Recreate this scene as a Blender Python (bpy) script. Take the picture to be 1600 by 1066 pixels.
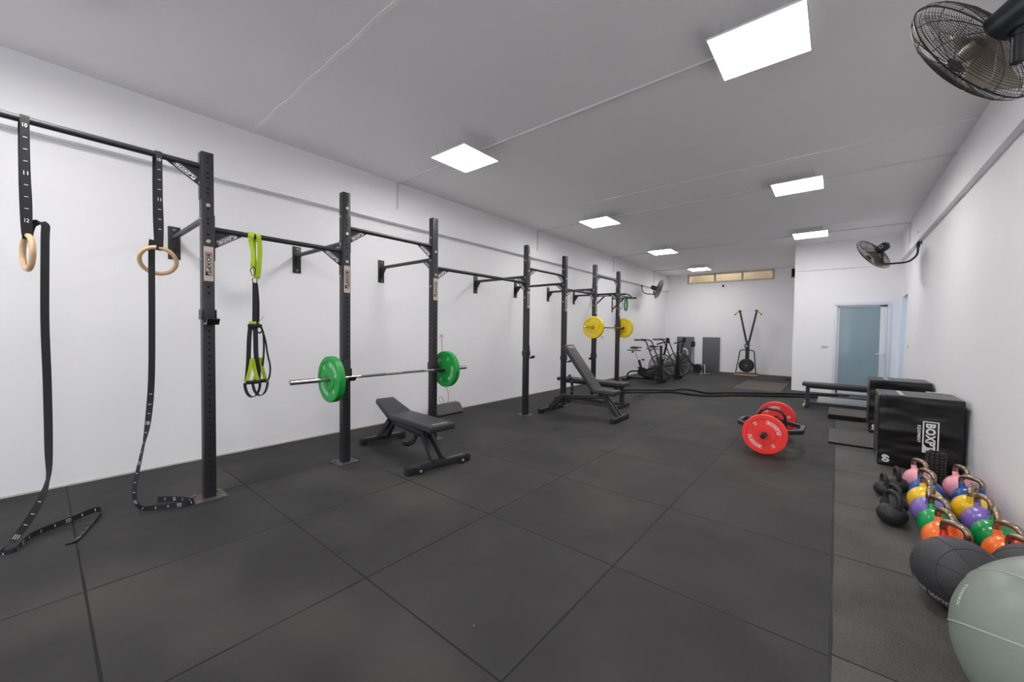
import bpy, bmesh, math, random
from mathutils import Vector, Matrix, Euler
random.seed(7)
PI = math.pi
sc = bpy.context.scene
for o in list(bpy.data.objects):
    bpy.data.objects.remove(o)
COL = sc.collection
V = Vector

# ------------------------------------------------------------------ camera
YAW, PITCH, ROLL, FPX, CAMH = -0.6909, -0.0275, 0.0118, 613.4, 1.30
fw = V((math.sin(YAW)*math.cos(PITCH), math.cos(YAW)*math.cos(PITCH), math.sin(PITCH)))
rt = V((math.cos(YAW), -math.sin(YAW), 0))
up = rt.cross(fw)
r2 = rt*math.cos(ROLL) + up*math.sin(ROLL)
u2 = up*math.cos(ROLL) - rt*math.sin(ROLL)
cd = bpy.data.cameras.new('camera'); cam = bpy.data.objects.new('camera', cd); COL.objects.link(cam)
cam.matrix_world = Matrix(((r2.x, u2.x, -fw.x, 0), (r2.y, u2.y, -fw.y, 0), (r2.z, u2.z, -fw.z, CAMH), (0, 0, 0, 1)))
cd.sensor_width = 36; cd.sensor_fit = 'HORIZONTAL'; cd.lens = 36*FPX/1600; cd.clip_start = 0.05; cd.clip_end = 100
sc.camera = cam
# ------------------------------------------------------------------ view, world
sc.view_settings.view_transform = 'Standard'; sc.view_settings.look = 'None'
sc.view_settings.gamma = 1; sc.view_settings.use_curve_mapping = False
sc.view_settings.exposure = 0.21
w = bpy.data.worlds.new('world'); sc.world = w; w.use_nodes = True
w.node_tree.nodes['Background'].inputs[0].default_value = (0.75, 0.85, 1, 1)
w.node_tree.nodes['Background'].inputs[1].default_value = 0.6
PANEL_STRENGTH = 30.0
sc.cycles.max_bounces = 14; sc.cycles.diffuse_bounces = 10
PANELS_L = [-3.35, -0.15, 3.08, 6.32, 9.56, 12.80]
PANELS_R = [-3.35, -0.15, 3.08, 6.32, 9.56]
PXL, PXR = -3.26, -0.445
ROOM = dict(XL=-4.76, XLU=-4.685, XR=1.015, XRU=0.96, YB=14.44, YP=11.05, XP=-0.775, ZC=3.30, YF=-5.0)
R_ = ROOM

# ------------------------------------------------------------------ materials
MATS = {}
def s2l(c):
    return tuple(((x/255)/12.92 if x/255 <= .04045 else (((x/255)+.055)/1.055)**2.4) for x in c)
def new_mat(name):
    m = bpy.data.materials.new(name); m.use_nodes = True
    nt = m.node_tree; return m, nt, nt.nodes['Principled BSDF']
def N(nt, t, **kw):
    n = nt.nodes.new(t)
    for k, v in kw.items(): setattr(n, k, v)
    return n
def mat(name, rgb, rough=.5, metal=0., var=.06, scale=40., bump=0., bscale=None, coat=0., spec=.5, emit=None, estr=0., coord='Object', stretch=None):
    """procedural: base colour with a little noise variation, roughness variation and optional bump. rgb in sRGB 0..255"""
    if name in MATS: return MATS[name]
    m, nt, b = new_mat(name)
    c = s2l(rgb)
    tc = N(nt, 'ShaderNodeTexCoord'); src = tc.outputs[coord]
    if stretch:
        mp = N(nt, 'ShaderNodeMapping'); mp.inputs['Scale'].default_value = stretch
        nt.links.new(src, mp.inputs['Vector']); src = mp.outputs[0]
    nz = N(nt, 'ShaderNodeTexNoise'); nz.inputs['Scale'].default_value = scale; nz.inputs['Detail'].default_value = 4
    nt.links.new(src, nz.inputs['Vector'])
    mx = N(nt, 'ShaderNodeMix', data_type='RGBA')
    mx.inputs['A'].default_value = (*[x*(1-var) for x in c], 1); mx.inputs['B'].default_value = (*[min(1, x*(1+var)) for x in c], 1)
    nt.links.new(nz.outputs[0], mx.inputs['Factor']); nt.links.new(mx.outputs['Result'], b.inputs['Base Color'])
    b.inputs['Roughness'].default_value = rough; b.inputs['Metallic'].default_value = metal
    b.inputs['Coat Weight'].default_value = coat; b.inputs['Coat Roughness'].default_value = .08
    b.inputs['Specular IOR Level'].default_value = spec
    if bump:
        nb = N(nt, 'ShaderNodeTexNoise'); nb.inputs['Scale'].default_value = bscale or scale*4; nb.inputs['Detail'].default_value = 5
        nt.links.new(src, nb.inputs['Vector'])
        bp = N(nt, 'ShaderNodeBump'); bp.inputs['Strength'].default_value = bump; bp.inputs['Distance'].default_value = .01
        nt.links.new(nb.outputs[0], bp.inputs['Height']); nt.links.new(bp.outputs[0], b.inputs['Normal'])
    if emit:
        b.inputs['Emission Color'].default_value = (*emit, 1); b.inputs['Emission Strength'].default_value = estr
    MATS[name] = m
    return m
def floor_mat(name, x0, y0, s, dark, light, coarse, lines=True, xl=None):
    if name in MATS: return MATS[name]
    m, nt, b = new_mat(name); L = nt.links.new
    geo = N(nt, 'ShaderNodeNewGeometry'); sep = N(nt, 'ShaderNodeSeparateXYZ'); L(geo.outputs['Position'], sep.inputs[0])
    def mth(op, a, bb=None, c=None):
        n = N(nt, 'ShaderNodeMath', operation=op)
        for i, v in enumerate((a, bb, c)):
            if v is None: continue
            if isinstance(v, (int, float)): n.inputs[i].default_value = v
            else: L(v, n.inputs[i])
        return n.outputs[0]
    def cell(axis, o, s):
        t = mth('DIVIDE', mth('SUBTRACT', sep.outputs[axis], o), s)
        fl = mth('FLOOR', t); fr = mth('SUBTRACT', t, fl)
        d = mth('MULTIPLY', mth('MINIMUM', fr, mth('SUBTRACT', 1., fr)), s)
        return fl, d
    fx, dx = cell('X', x0, s); fy, dy = cell('Y', y0, s*1.007)
    d = mth('MINIMUM', dx, dy)
    # slightly wavering gap
    nzg = N(nt, 'ShaderNodeTexNoise'); nzg.inputs['Scale'].default_value = 2.2; L(geo.outputs['Position'], nzg.inputs['Vector'])
    wgap = mth('MULTIPLY_ADD', nzg.outputs[0], .012, -.0012)
    gap = mth('LESS_THAN', d, mth('MAXIMUM', wgap, .0026)) if lines else None
    # per tile tone
    cmb = N(nt, 'ShaderNodeCombineXYZ'); L(fx, cmb.inputs[0]); L(fy, cmb.inputs[1])
    wn = N(nt, 'ShaderNodeTexWhiteNoise', noise_dimensions='2D'); L(cmb.outputs[0], wn.inputs['Vector'])
    # large smudges + fine speckle
    n1 = N(nt, 'ShaderNodeTexNoise'); n1.inputs['Scale'].default_value = 1.7; n1.inputs['Detail'].default_value = 5; n1.inputs['Roughness'].default_value = .55
    n2 = N(nt, 'ShaderNodeTexNoise'); n2.inputs['Scale'].default_value = 150 if coarse else 420; n2.inputs['Detail'].default_value = 2
    n3 = N(nt, 'ShaderNodeTexNoise'); n3.inputs['Scale'].default_value = 60; n3.inputs['Detail'].default_value = 3
    mp3 = N(nt, 'ShaderNodeMapping'); mp3.inputs['Scale'].default_value = (1, .15, 1); L(geo.outputs['Position'], mp3.inputs[0])
    for n in (n1, n2): L(geo.outputs['Position'], n.inputs['Vector'])
    L(mp3.outputs[0], n3.inputs['Vector'])
    f = mth('MULTIPLY_ADD', n1.outputs[0], 1.8, -.42)
    f = mth('ADD', f, mth('MULTIPLY_ADD', wn.outputs['Value'], .34, -.17))
    f = mth('ADD', f, mth('MULTIPLY_ADD', n2.outputs[0], 1.6 if coarse else .9, -.8 if coarse else -.45))
    f = mth('ADD', f, mth('MULTIPLY_ADD', n3.outputs[0], .24, -.12))
    mx = N(nt, 'ShaderNodeMix', data_type='RGBA'); mx.clamp_factor = True
    mx.inputs['A'].default_value = (*s2l(dark), 1); mx.inputs['B'].default_value = (*s2l(light), 1); L(f, mx.inputs['Factor'])
    # brownish dusty stains
    n4 = N(nt, 'ShaderNodeTexNoise'); n4.inputs['Scale'].default_value = .9; L(geo.outputs['Position'], n4.inputs['Vector'])
    st = mth('MULTIPLY', mth('MAXIMUM', mth('SUBTRACT', n4.outputs[0], .52), 0.), 2.2)
    mx2 = N(nt, 'ShaderNodeMix', data_type='RGBA'); L(st, mx2.inputs['Factor']); L(mx.outputs['Result'], mx2.inputs['A'])
    mx2.inputs['B'].default_value = (*s2l((84, 79, 76)), 1)
    # white dust specks
    vo = N(nt, 'ShaderNodeTexVoronoi'); vo.inputs['Scale'].default_value = 9; L(geo.outputs['Position'], vo.inputs['Vector'])
    sp = mth('MULTIPLY', mth('LESS_THAN', vo.outputs['Distance'], .028), mth('GREATER_THAN', mth('FRACT', mth('MULTIPLY', vo.outputs['Color'], 7.3)), .8))
    mx3 = N(nt, 'ShaderNodeMix', data_type='RGBA'); L(sp, mx3.inputs['Factor']); L(mx2.outputs['Result'], mx3.inputs['A'])
    mx3.inputs['B'].default_value = (*s2l((150, 146, 140)), 1)
    out = mx3.outputs['Result']
    if lines:
        mx4 = N(nt, 'ShaderNodeMix', data_type='RGBA'); L(gap, mx4.inputs['Factor']); L(out, mx4.inputs['A'])
        mx4.inputs['B'].default_value = (*s2l((22, 20, 20)), 1); out = mx4.outputs['Result']
    L(out, b.inputs['Base Color'])
    b.inputs['Roughness'].default_value = .66; b.inputs['Specular IOR Level'].default_value = .28
    bp = N(nt, 'ShaderNodeBump'); bp.inputs['Strength'].default_value = .5 if coarse else .25; bp.inputs['Distance'].default_value = .003
    L(n2.outputs[0], bp.inputs['Height']); L(bp.outputs[0], b.inputs['Normal'])
    MATS[name] = m
    return m

WALL = mat('painted_wall', (244, 243, 245), .6, var=.012, scale=3, bump=.05, bscale=60)
CEIL = mat('painted_ceiling', (242, 239, 240), .7, var=.02, scale=.8, bump=.06, bscale=30)
STEEL_BLACK = mat('black_powder_coat', (43, 43, 46), .42, var=.08, scale=60, bump=.08, bscale=300)
BLACK_GLOSS = mat('gloss_black_steel', (26, 26, 28), .3, var=.08, scale=30)
HOLE = mat('dark_hole', (6, 6, 6), .9)
BOLT = mat('zinc_bolt', (200, 200, 202), .35, metal=.6)
PLAQUE = mat('bare_steel_plaque', (205, 190, 178), .45, metal=.3, var=.05)
WHITEP = mat('white_print', (228, 228, 230), .5, var=.02)
BLACKP = mat('black_print', (14, 14, 15), .5)
GALV = mat('floor_plate_steel', (92, 88, 85), .5, metal=.5, var=.35, scale=30)
RUST = mat('rusty_bolt', (150, 118, 98), .6, metal=.3, var=.3)
CHROME = mat('chrome', (205, 200, 196), .18, metal=1., var=.05)
KNURL = mat('knurled_steel', (120, 122, 126), .45, metal=.9, bump=.5, bscale=900)
VINYL = mat('black_vinyl_pad', (48, 48, 50), .48, var=.08, scale=90, bump=.15, bscale=260)
RUBBER = mat('black_rubber', (24, 24, 25), .7, var=.1, scale=60, bump=.1, bscale=200)
STRAP = mat('black_webbing', (30, 30, 33), .7, var=.15, scale=120, bump=.3, bscale=700)
LIME = mat('lime_webbing', (172, 196, 22), .6, var=.06, scale=80, bump=.2, bscale=500)
WOOD = mat('birch_ring', (222, 184, 140), .45, var=.10, scale=9, stretch=(1, 1, 6), bump=.03)
IRON = mat('cast_iron_black', (34, 34, 35), .5, var=.1, scale=50, bump=.25, bscale=160)
KBSTEEL = mat('worn_steel_handle', (160, 142, 124), .24, metal=.9, var=.1, scale=14, bump=.03)
PVC = mat('white_pvc', (226, 228, 232), .3, var=.02)
FRAMEW = mat('white_plastic', (232, 232, 232), .4, var=.02)
def plate_mat(n, rgb): return mat('bumper_'+n, rgb, .45, var=.03, scale=20, bump=.04, bscale=80)

# ------------------------------------------------------------------ mesh builder
class MB:
    def __init__(s): s.bm = bmesh.new(); s.mi = 0
    def slot(s, i): s.mi = i; return s
    def _tag(s, n0):
        s.bm.faces.ensure_lookup_table()
        for f in s.bm.faces[n0:]: f.material_index = s.mi
    def raw(s, vs, fs, M=None):
        n0 = len(s.bm.faces)
        bv = [s.bm.verts.new((M @ V(v)) if M is not None else V(v)) for v in vs]
        for f in fs:
            try: s.bm.faces.new([bv[i] for i in f])
            except ValueError: pass
        s._tag(n0); return bv
    def box(s, c, d, bevel=0., M=None, seg=2):
        x, y, z = [q/2 for q in d]; c = V(c)
        vs = [c+V((a*x, b*y, e*z)) for a in (-1, 1) for b in (-1, 1) for e in (-1, 1)]
        fs = [(0, 1, 3, 2), (4, 6, 7, 5), (0, 4, 5, 1), (2, 3, 7, 6), (0, 2, 6, 4), (1, 5, 7, 3)]
        tmp = bmesh.new(); bv = [tmp.verts.new(v) for v in vs]
        for f in fs: tmp.faces.new([bv[i] for i in f])
        if bevel > 0:
            bmesh.ops.bevel(tmp, geom=tmp.edges[:], offset=bevel, segments=seg, profile=.5, affect='EDGES')
        s.merge(tmp, M); return s
    def merge(s, tmp, M=None):
        tmp.verts.index_update()
        s.raw([v.co.copy() for v in tmp.verts], [[v.index for v in f.verts] for f in tmp.faces], M); tmp.free()
    def beam(s, p, q, w, h, upv=(0, 0, 1), bevel=0.):
        p, q = V(p), V(q); d = q-p; L = d.length; x = d/L; u = V(upv)
        if abs(x.dot(u)) > .98: u = V((1, 0, 0))
        y = u.cross(x).normalized(); z = x.cross(y)
        M = Matrix(((x.x, y.x, z.x, 0), (x.y, y.y, z.y, 0), (x.z, y.z, z.z, 0), (0, 0, 0, 1)))
        M.translation = (p+q)/2
        return s.box((0, 0, 0), (L, w, h), bevel, M)
    def tube(s, pts, r, seg=10, closed=False, caps=True):
        P = [V(p) for p in pts]; n = len(P)
        rr = r if isinstance(r, (list, tuple)) else [r]*n
        T = []
        for i in range(n):
            a = P[i-1] if (i > 0 or closed) else P[i]; b = P[(i+1) % n] if (i < n-1 or closed) else P[i]
            T.append((b-a).normalized())
        u = V((0, 0, 1)) if abs(T[0].z) < .9 else V((1, 0, 0))
        nrm = (u - T[0]*u.dot(T[0])).normalized(); vs = []; fs = []
        for i in range(n):
            nrm = (nrm - T[i]*nrm.dot(T[i])).normalized(); bn = T[i].cross(nrm)
            for k in range(seg):
                a = 2*PI*k/seg; vs.append(P[i] + (nrm*math.cos(a)+bn*math.sin(a))*rr[i])
        for i in range(n if closed else n-1):
            j = (i+1) % n
            off = 0
            if closed and j == 0:
                d0 = vs[i*seg]-P[i]; off = min(range(seg), key=lambda k: (vs[k]-P[0]-d0).length)
            for k in range(seg):
                k2 = (k+1) % seg
                fs.append((i*seg+k, i*seg+k2, j*seg+(k2+off) % seg, j*seg+(k+off) % seg))
        if caps and not closed:
            fs.append(tuple(range(seg-1, -1, -1))); fs.append(tuple((n-1)*seg+k for k in range(seg)))
        s.raw(vs, fs); return s
    def cyl(s, p, q, r, seg=20, r2=None): return s.tube([p, q], [r, r2 if r2 is not None else r], seg)
    def lathe(s, prof, seg=32, M=None):
        vs = []; fs = []
        for (r, z) in prof:
            for k in range(seg):
                a = 2*PI*k/seg; vs.append((r*math.cos(a), r*math.sin(a), z))
        for i in range(len(prof)-1):
            for k in range(seg):
                k2 = (k+1) % seg; fs.append((i*seg+k, i*seg+k2, (i+1)*seg+k2, (i+1)*seg+k))
        if prof[0][0] > 1e-6: fs.append(tuple(range(seg-1, -1, -1)))
        if prof[-1][0] > 1e-6: fs.append(tuple((len(prof)-1)*seg+k for k in range(seg)))
        s.raw(vs, fs, M); return s
    def ribbon(s, pts, wd, width, th=.002, smooth_n=0):
        P = [V(p) for p in pts]; n = len(P)
        W = [V(wd) if not isinstance(wd, list) else V(wd[i]) for i in range(n)]
        if smooth_n:
            P2 = []; W2 = []
            for i in range(n-1):
                p0 = P[max(i-1, 0)]; p1 = P[i]; p2 = P[i+1]; p3 = P[min(i+2, n-1)]
                for k in range(smooth_n):
                    t = k/smooth_n
                    P2.append(.5*((2*p1)+(p2-p0)*t+(2*p0-5*p1+4*p2-p3)*t*t+(3*p1-p0-3*p2+p3)*t**3)); W2.append(W[i].lerp(W[i+1], t))
            P2.append(P[-1]); W2.append(W[-1]); P, W = P2, W2; n = len(P)
        ws = width if isinstance(width, (int, float)) else None
        vs = []; fs = []
        for i in range(n):
            T = (P[min(i+1, n-1)]-P[max(i-1, 0)]).normalized()
            wv = (W[i]-T*W[i].dot(T)).normalized(); nr = T.cross(wv)
            hw = width/2
            for a, b in ((-1, -1), (1, -1), (1, 1), (-1, 1)): vs.append(P[i]+wv*a*hw+nr*b*th/2)
        for i in range(n-1):
            for k in range(4):
                k2 = (k+1) % 4; fs.append((i*4+k, i*4+k2, (i+1)*4+k2, (i+1)*4+k))
        fs.append((3, 2, 1, 0)); fs.append(tuple((n-1)*4+k for k in range(4)))
        s.raw(vs, fs); return s
    def prism(s, poly, depth, M=None):
        n = len(poly)
        vs = [(x, y, -depth/2) for x, y in poly]+[(x, y, depth/2) for x, y in poly]
        fs = [tuple(range(n-1, -1, -1)), tuple(range(n, 2*n))]+[(i, (i+1) % n, n+(i+1) % n, n+i) for i in range(n)]
        s.raw(vs, fs, M); return s
    def sphere(s, c, r, sx=1, sy=1, sz=1, nu=32, nv=20, M=None):
        prof = []; c = V(c); vs = []; fs = []
        for j in range(1, nv):
            t = PI*j/nv
            for i in range(nu):
                a = 2*PI*i/nu; vs.append(c+V((r*sx*math.sin(t)*math.cos(a), r*sy*math.sin(t)*math.sin(a), r*sz*math.cos(t))))
        vs.append(c+V((0, 0, r*sz))); vs.append(c-V((0, 0, r*sz))); top = len(vs)-2; bot = top+1
        for j in range(nv-2):
            for i in range(nu):
                i2 = (i+1) % nu; fs.append((j*nu+i, (j+1)*nu+i, (j+1)*nu+i2, j*nu+i2))
        for i in range(nu):
            i2 = (i+1) % nu; fs.append((top, i, i2)); fs.append((bot, (nv-2)*nu+i2, (nv-2)*nu+i))
        s.raw(vs, fs, M); return s
    def flat(s, d2, fn):
        """2-D mesh (verts, faces) mapped through fn(x, y) -> 3-D point"""
        vs, fs = d2; s.raw([fn(x, y) for x, y in vs], fs); return s
    def build(s, name, mats, parent=None, sharp=35., loc=None):
        bmesh.ops.recalc_face_normals(s.bm, faces=s.bm.faces[:])
        me = bpy.data.meshes.new(name); s.bm.to_mesh(me); s.bm.free()
        for m in (mats if isinstance(mats, (list, tuple)) else [mats]): me.materials.append(m)
        me.polygons.foreach_set('use_smooth', [True]*len(me.polygons)); me.set_sharp_from_angle(angle=math.radians(sharp))
        o = bpy.data.objects.new(name, me); COL.objects.link(o)
        if parent: o.parent = parent
        if loc is not None: o.location = loc
        return o
def tag(o, label=None, cat=None, group=None, kind=None):
    for k, v in (('label', label), ('category', cat), ('group', group), ('kind', kind)):
        if v: o[k] = v
    return o
def thing(name, label, cat, loc=(0, 0, 0), rz=0., group=None, rot=None):
    o = bpy.data.objects.new(name, None); COL.objects.link(o); o.empty_display_size = .1
    o.location = loc; o.rotation_euler = rot if rot is not None else (0, 0, rz)
    return tag(o, label, cat, group)
def dup(root, loc, rz=0., label=None, group=None, mats=None, rot=None):
    r = root.copy(); COL.objects.link(r); r.location = loc
    r.rotation_euler = rot if rot is not None else (0, 0, rz)
    if label: r['label'] = label
    if group: r['group'] = group
    for ch in list(root.children):
        c = ch.copy(); COL.objects.link(c); c.parent = r
        if mats:
            for i, sl in enumerate(c.material_slots):
                if sl.material and sl.material.name in mats:
                    sl.link = 'OBJECT'; sl.material = mats[ch.material_slots[i].material.name]
        for gch in list(ch.children):
            d = gch.copy(); COL.objects.link(d); d.parent = c
    return r

# ------------------------------------------------------------------ lettering
_tc = {}
def text2d(s, size=1., bold=.02, spacing=1.):
    """2-D outline mesh of a string, centred, cap height about 0.7*size"""
    key = (s, bold, spacing)
    if key not in _tc:
        cu = bpy.data.curves.new('lettering', 'FONT'); cu.body = s; cu.align_x = 'CENTER'; cu.align_y = 'CENTER'
        cu.offset = bold; cu.resolution_u = 3; cu.space_character = spacing
        o = bpy.data.objects.new('lettering', cu); COL.objects.link(o)
        dg = bpy.context.evaluated_depsgraph_get(); me = bpy.data.meshes.new_from_object(o.evaluated_get(dg))
        vs = [(v.co.x, v.co.y) for v in me.vertices]; fs = [tuple(p.vertices) for p in me.polygons]
        bpy.data.objects.remove(o); bpy.data.curves.remove(cu); bpy.data.meshes.remove(me)
        cy = (min(v[1] for v in vs)+max(v[1] for v in vs))/2; cx = (min(v[0] for v in vs)+max(v[0] for v in vs))/2
        _tc[key] = ([(x-cx, y-cy) for x, y in vs], fs)
    vs, fs = _tc[key]
    return [(x*size, y*size) for x, y in vs], fs
def fit2d(d2, wd, ht):
    vs, fs = d2; X = max(abs(v[0]) for v in vs); Y = max(abs(v[1]) for v in vs)
    return [(x*wd/2/X, y*ht/2/Y) for x, y in vs], fs
def rect2d(x0, y0, x1, y1, n=1):
    vs = []; fs = []
    for i in range(n+1):
        x = x0+(x1-x0)*i/n; vs += [(x, y0), (x, y1)]
    for i in range(n): fs.append((2*i, 2*i+2, 2*i+3, 2*i+1))
    return vs, fs
def join2d(*ds):
    vs = []; fs = []
    for a, b in ds:
        o = len(vs); vs += a; fs += [tuple(i+o for i in f) for f in b]
    return vs, fs
def logo2d(wd, ht, word='BOXPT', n=8, bold=.03, tri=True):
    """framed word mark: outline box, letters, cut corner triangle at the end"""
    t = ht*.09
    letters = fit2d(text2d(word, 1., bold, 1.05), wd*.86, ht*.62)
    parts = [letters, rect2d(-wd/2, ht/2-t, wd/2, ht/2, n), rect2d(-wd/2, -ht/2, wd/2, -ht/2+t, n),
             rect2d(-wd/2, -ht/2, -wd/2+t, ht/2), rect2d(wd/2-t, -ht/2, wd/2, ht/2)]
    if tri: parts.append(([(wd/2-t, -ht/2+t), (wd/2-t, ht*.15), (wd/2-ht*.75, -ht/2+t)], [(0, 1, 2)]))
    return join2d(*parts)

def catmull(pts, n=8):
    P = [V(p) for p in pts]; out = []
    for i in range(len(P)-1):
        p0 = P[max(i-1, 0)]; p1 = P[i]; p2 = P[i+1]; p3 = P[min(i+2, len(P)-1)]
        for k in range(n):
            t = k/n; out.append(.5*((2*p1)+(p2-p0)*t+(2*p0-5*p1+4*p2-p3)*t*t+(3*p1-p0-3*p2+p3)*t**3))
    out.append(P[-1]); return out
# ------------------------------------------------------------------ SETTING
def slab(name, x0, x1, y0, y1, z0, z1, m, kind='structure'):
    b = MB(); b.box(((x0+x1)/2, (y0+y1)/2, (z0+z1)/2), (x1-x0, y1-y0, z1-z0))
    o = b.build(name, m); o['kind'] = kind; return o
T = .2
FLOOR_A = floor_mat('rubber_tile_floor', .0145-.936*6, .1313, .936, (39, 38, 39), (60, 59, 59), False)
FLOOR_B = floor_mat('coarse_rubber_tile_floor', .0145, 1.074+.02, .936, (58, 58, 57), (98, 96, 94), True)
slab('floor', R_['XL']-T, .0145, R_['YF']-T, R_['YB']+T, -.15, 0, FLOOR_A)
slab('floor_side_strip', .0165, R_['XR']+2.6, R_['YF']-T, R_['YB']+T, -.15, 0, FLOOR_B)
slab('ceiling', R_['XL']-T, R_['XR']+T, R_['YF']-T, R_['YB']+T, R_['ZC'], R_['ZC']+.15, CEIL)
slab('wall_left', R_['XL']-T, R_['XL'], R_['YF']-T, R_['YB'], 0, R_['ZC'], WALL)
slab('trim_1', R_['XL'], R_['XLU'], R_['YF'], R_['YB'], 2.745, R_['ZC'], WALL)
def wall_pieces(name, boxes, m=WALL):
    b = MB()
    for (x0, x1, y0, y1, z0, z1) in boxes: b.box(((x0+x1)/2, (y0+y1)/2, (z0+z1)/2), (x1-x0, y1-y0, z1-z0))
    o = b.build(name, m); o['kind'] = 'structure'; return o
# unseen front behind the camera: glazed opening added so daylight lifts the ceiling
fx0, fx1, fz0, fz1, YF = -4.3, .6, .25, 2.75, R_['YF']
wall_pieces('wall_front', [(R_['XL']-T, fx0, YF-T, YF, 0, R_['ZC']), (fx1, R_['XR']+T, YF-T, YF, 0, R_['ZC']), (fx0, fx1, YF-T, YF, 0, fz0), (fx0, fx1, YF-T, YF, fz1, R_['ZC'])])
wf = thing('added_front_window', None, None, ((fx0+fx1)/2, YF-.1, 0)); wf['kind'] = 'structure'
b = MB()
for i in range(5): b.box((-(fx1-fx0)/2+.03+i*((fx1-fx0-.06)/4), 0, (fz0+fz1)/2), (.06, .08, fz1-fz0), .004)
for z in (fz0+.03, fz1-.03): b.box((0, 0, z), (fx1-fx0, .08, .06), .004)
b.build('window_frame', PVC, wf)
slab('trim_4', R_['XLU'], R_['XLU']+.014, R_['YF'], R_['YB'], 2.745, 2.90, WALL)
slab('trim_5', R_['XRU']-.014, R_['XRU'], R_['YF'], R_['YP'], 2.79, 2.91, WALL)
# back wall with an opening for the high vent window
wx0, wx1, wz0, wz1 = -4.0, -1.57, 2.985, 3.255
YB = R_['YB']
wall_pieces('wall_back', [(R_['XL']-T, R_['XR']+T, YB, YB+T, 0, wz0), (R_['XL']-T, R_['XR']+T, YB, YB+T, wz1, R_['ZC']),
            (R_['XL']-T, wx0, YB, YB+T, wz0, wz1), (wx1, -1.10, YB, YB+T, wz0, wz1), (-.86, R_['XR']+T, YB, YB+T, wz0, wz1)])
# partition with door opening
dx0, dx1, dz = -.055, .845, 1.965; YP = R_['YP']
wall_pieces('wall_partition', [(R_['XP'], dx0, YP, YP+.15, 0, R_['ZC']), (dx1, R_['XR'], YP, YP+.15, 0, R_['ZC']), (dx0, dx1, YP, YP+.15, dz, R_['ZC']),
            (R_['XP'], R_['XP']+.15, YP+.15, YB, 0, R_['ZC'])])
slab('trim_3', R_['XP']-.0, R_['XRU'], YP-.025, YP, 2.71, R_['ZC'], WALL)
# right wall with the side doorway
oy0, oy1, oz = 10.22, 11.0, 2.06
wr = wall_pieces('wall_right', [(R_['XR'], R_['XR']+.22, R_['YF'], oy0, 0, R_['ZC']), (R_['XR'], R_['XR']+.22, oy1, YB, 0, R_['ZC']), (R_['XR'], R_['XR']+.22, oy0, oy1, oz, R_['ZC'])])
for v in wr.data.vertices:
    if v.co.x < R_['XR']+.01: v.co.x -= .07*max(0, 1-v.co.z/2.79)
XRW = lambda z: R_['XR']-.07*max(0, 1-z/2.79)
slab('trim_2', R_['XRU'], R_['XR']+.01, R_['YF'], YP, 2.79, R_['ZC'], WALL)
# little room behind the doorway, its blue daylight also put into the wall colour
BLUEW = mat('blue_daylight_wall', (178, 212, 240), .6, var=.02, scale=3)
wall_pieces('wall_side_room', [(3.0, 3.15, 9.4, 12.6, 0, 2.6), (R_['XR']+.22, 3.15, 9.25, 9.4, 0, 2.6), (R_['XR']+.22, 3.15, 12.6, 12.75, 0, 2.6), (R_['XR']+.22, 3.15, 9.25, 12.75, 2.6, 2.7)], BLUEW)
# skirting dirt line along the left wall
slab('baseboard_left', R_['XL'], R_['XL']+.008, R_['YF'], R_['YB'], 0, .012, mat('grubby_wall_foot', (196, 190, 182), .8, var=.1))
slab('baseboard_back', R_['XL'], R_['XP'], YB-.008, YB, 0, .014, mat('grubby_wall_foot_b', (200, 188, 176), .8, var=.1))

# door in the partition: frame, leaf with frosted pane, lever
d = thing('door_1', None, None, ((dx0+dx1)/2, YP, 0)); d['kind'] = 'structure'
W2 = (dx1-dx0)/2
b = MB()
for sx in (-1, 1): b.box((sx*(W2-.024), .022, dz/2+.004), (.064, .06, dz+.008), .003)
b.box((0, .021, dz-.024), (2*W2+.014, .06, .064), .003); b.build('door_frame', PVC, d)
b = MB(); lw = W2-.058
for sx, ww in ((-1, .035), (1, .105)): b.box((sx*(lw-ww/2), .05, (dz-.06)/2+.01), (ww, .045, dz-.08), .004)
b.box((0, .05, dz-.075), (2*lw, .045, .04), .004); b.box((0, .05, .10), (2*lw, .045, .18), .004)
b.build('door_leaf', PVC, d)
gm, nt, bs = new_mat('frosted_grey_glass'); MATS['frosted'] = gm
nz = N(nt, 'ShaderNodeTexNoise'); nz.inputs['Scale'].default_value = 1.4
rp = N(nt, 'ShaderNodeMix', data_type='RGBA'); rp.inputs['A'].default_value = (*s2l((132, 152, 160)), 1); rp.inputs['B'].default_value = (*s2l((142, 164, 170)), 1)
nt.links.new(nz.outputs[0], rp.inputs['Factor']); nt.links.new(rp.outputs['Result'], bs.inputs['Base Color'])
bs.inputs['Roughness'].default_value = .4; bs.inputs['Coat Weight'].default_value = .35; bs.inputs['Coat Roughness'].default_value = .02
b = MB(); b.box(((-.105+.035)/2, .055, (dz-.09+.18)/2+.01), (2*lw-.135, .012, dz-.09-.18+.02)); b.build('glass_pane', gm, d)
b = MB(); b.box((W2-.058-.045, .024, .865), (.032, .008, .16), .004); b.cyl((W2-.105, .02, .90), (W2-.105, -.03, .90), .009, 12)
b.tube([(W2-.105, -.03, .90), (W2-.125, -.034, .90), (W2-.215, -.034, .90)], .008, 10); b.build('door_handle', PVC, d)

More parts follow.
